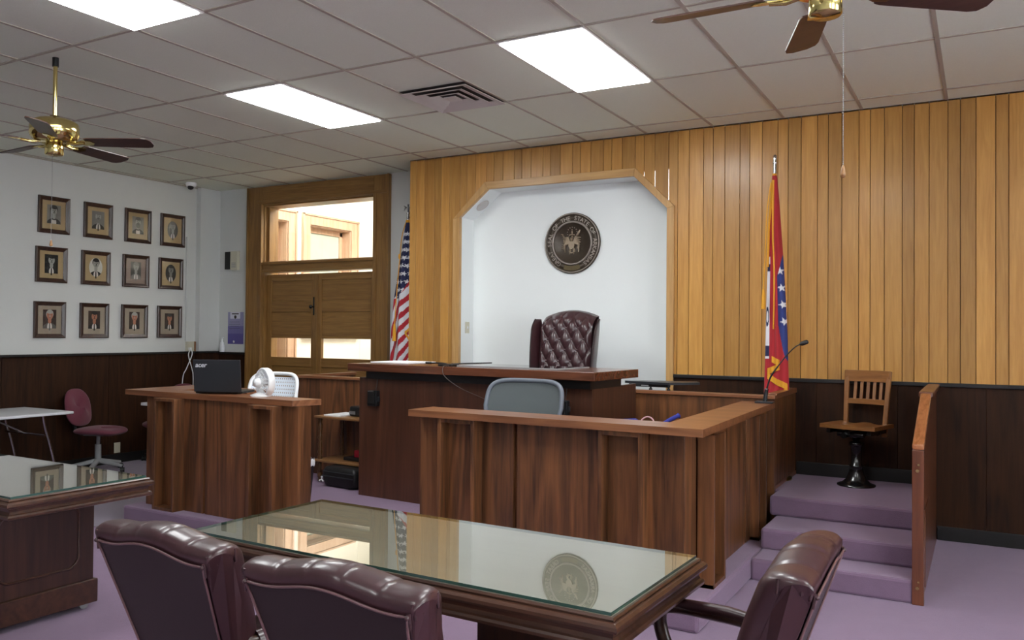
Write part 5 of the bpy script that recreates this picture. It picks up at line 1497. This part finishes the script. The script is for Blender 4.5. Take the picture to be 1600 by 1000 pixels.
b = MB(); b.rod((.1, 0, .03), (.1, 0, .712), .035); build('pedestal', b, M['black'], f2_)
b = MB(); b.box(-.12, .32, -.04, .04, 0, .035); b.box(.06, .14, -.2, .2, 0, .035); build('foot', b, M['black'], f2_)
def task_chair(label, loc, rz, basem, grp=None):
    t = thing('task_chair', label, 'office chair', loc, rz, grp)
    star_base(t, .29, .075, basem, M['blackpl'], rot=.3)
    b = MB(); b.rod((0, 0, .09), (0, 0, .30), .034); b.rod((0, 0, .30), (0, 0, .43), .020); b.box(-.09, .09, -.12, .10, .40, .425); build('gas_column', b, basem, t)
    b = MB(); b.grid(lambda u, v: (.245 * sgn_pow(math.cos(2 * PI * u), .6) * max(0, math.cos((v - .5) * PI)) ** .4, .03 + .235 * sgn_pow(math.sin(2 * PI * u), .6) * max(0, math.cos((v - .5) * PI)) ** .4, .455 + .038 * math.sin((v - .5) * PI) - .02 * max(0, math.sin(2 * PI * u)) ** 2), 44, 14, cu=True); build('seat', b, M['burg'], t)
    b = MB(); b.grid(lambda u, v: (.215 * sgn_pow(math.cos(2 * PI * u), .75) * max(0, math.cos((v - .5) * PI)) ** .45 * (1 - .10 * max(0, math.sin(2 * PI * u))), -.245 + .032 * math.sin((v - .5) * PI) - .05 * (math.sin(2 * PI * u)), .70 + .205 * sgn_pow(math.sin(2 * PI * u), .75) * max(0, math.cos((v - .5) * PI)) ** .45), 44, 14, cu=True); build('backrest', b, M['burg'], t)
    b = MB(); b.tube(smooth_path([(0, -.05, .41), (0, -.24, .42), (0, -.29, .52), (0, -.275, .66)]), .018, 8); build('back_bar', b, M['blackpl'], t)
    b = MB(); b.tube([(-.10, .02, .405), (-.24, .04, .40)], [.006, .009], 8); build('lever', b, M['blackpl'], t)
    return t
task_chair("burgundy task chair with a pale grey base by the left wall, beside the folding table", (-8.48, 5.84, 0), math.radians(-68), M['greypl'])
task_chair("burgundy task chair with a black base, half hidden behind the clerk's desk", (-8.47, 6.75, 0), math.radians(-165), M['blackpl'])
b = MB(); b.box(XL + .02, XL + .028, 6.28, 6.36, .12, .24); tag(build('wall_outlet', b, M['beigepl'], bevel=.002), "pale outlet plate low on the dark wainscot behind the burgundy chair", 'outlet')

# ------------------------------------------------------------------ world and view
w = bpy.data.worlds.new('world'); S.world = w; w.use_nodes = True
w.node_tree.nodes['Background'].inputs['Color'].default_value = (0.9, 0.95, 1, 1); w.node_tree.nodes['Background'].inputs['Strength'].default_value = 8.0
S.view_settings.view_transform = 'Standard'; S.view_settings.look = 'None'; S.view_settings.exposure = EXPO; S.view_settings.gamma = 1
S.view_settings.use_curve_mapping = False
S.cycles.use_denoising = True
S.cycles.max_bounces = 8; S.cycles.diffuse_bounces = 5; S.cycles.glossy_bounces = 4; S.cycles.transparent_max_bounces = 10
S.cycles.sample_clamp_indirect = 6.0
S.cycles.caustics_reflective = False; S.cycles.caustics_refractive = False
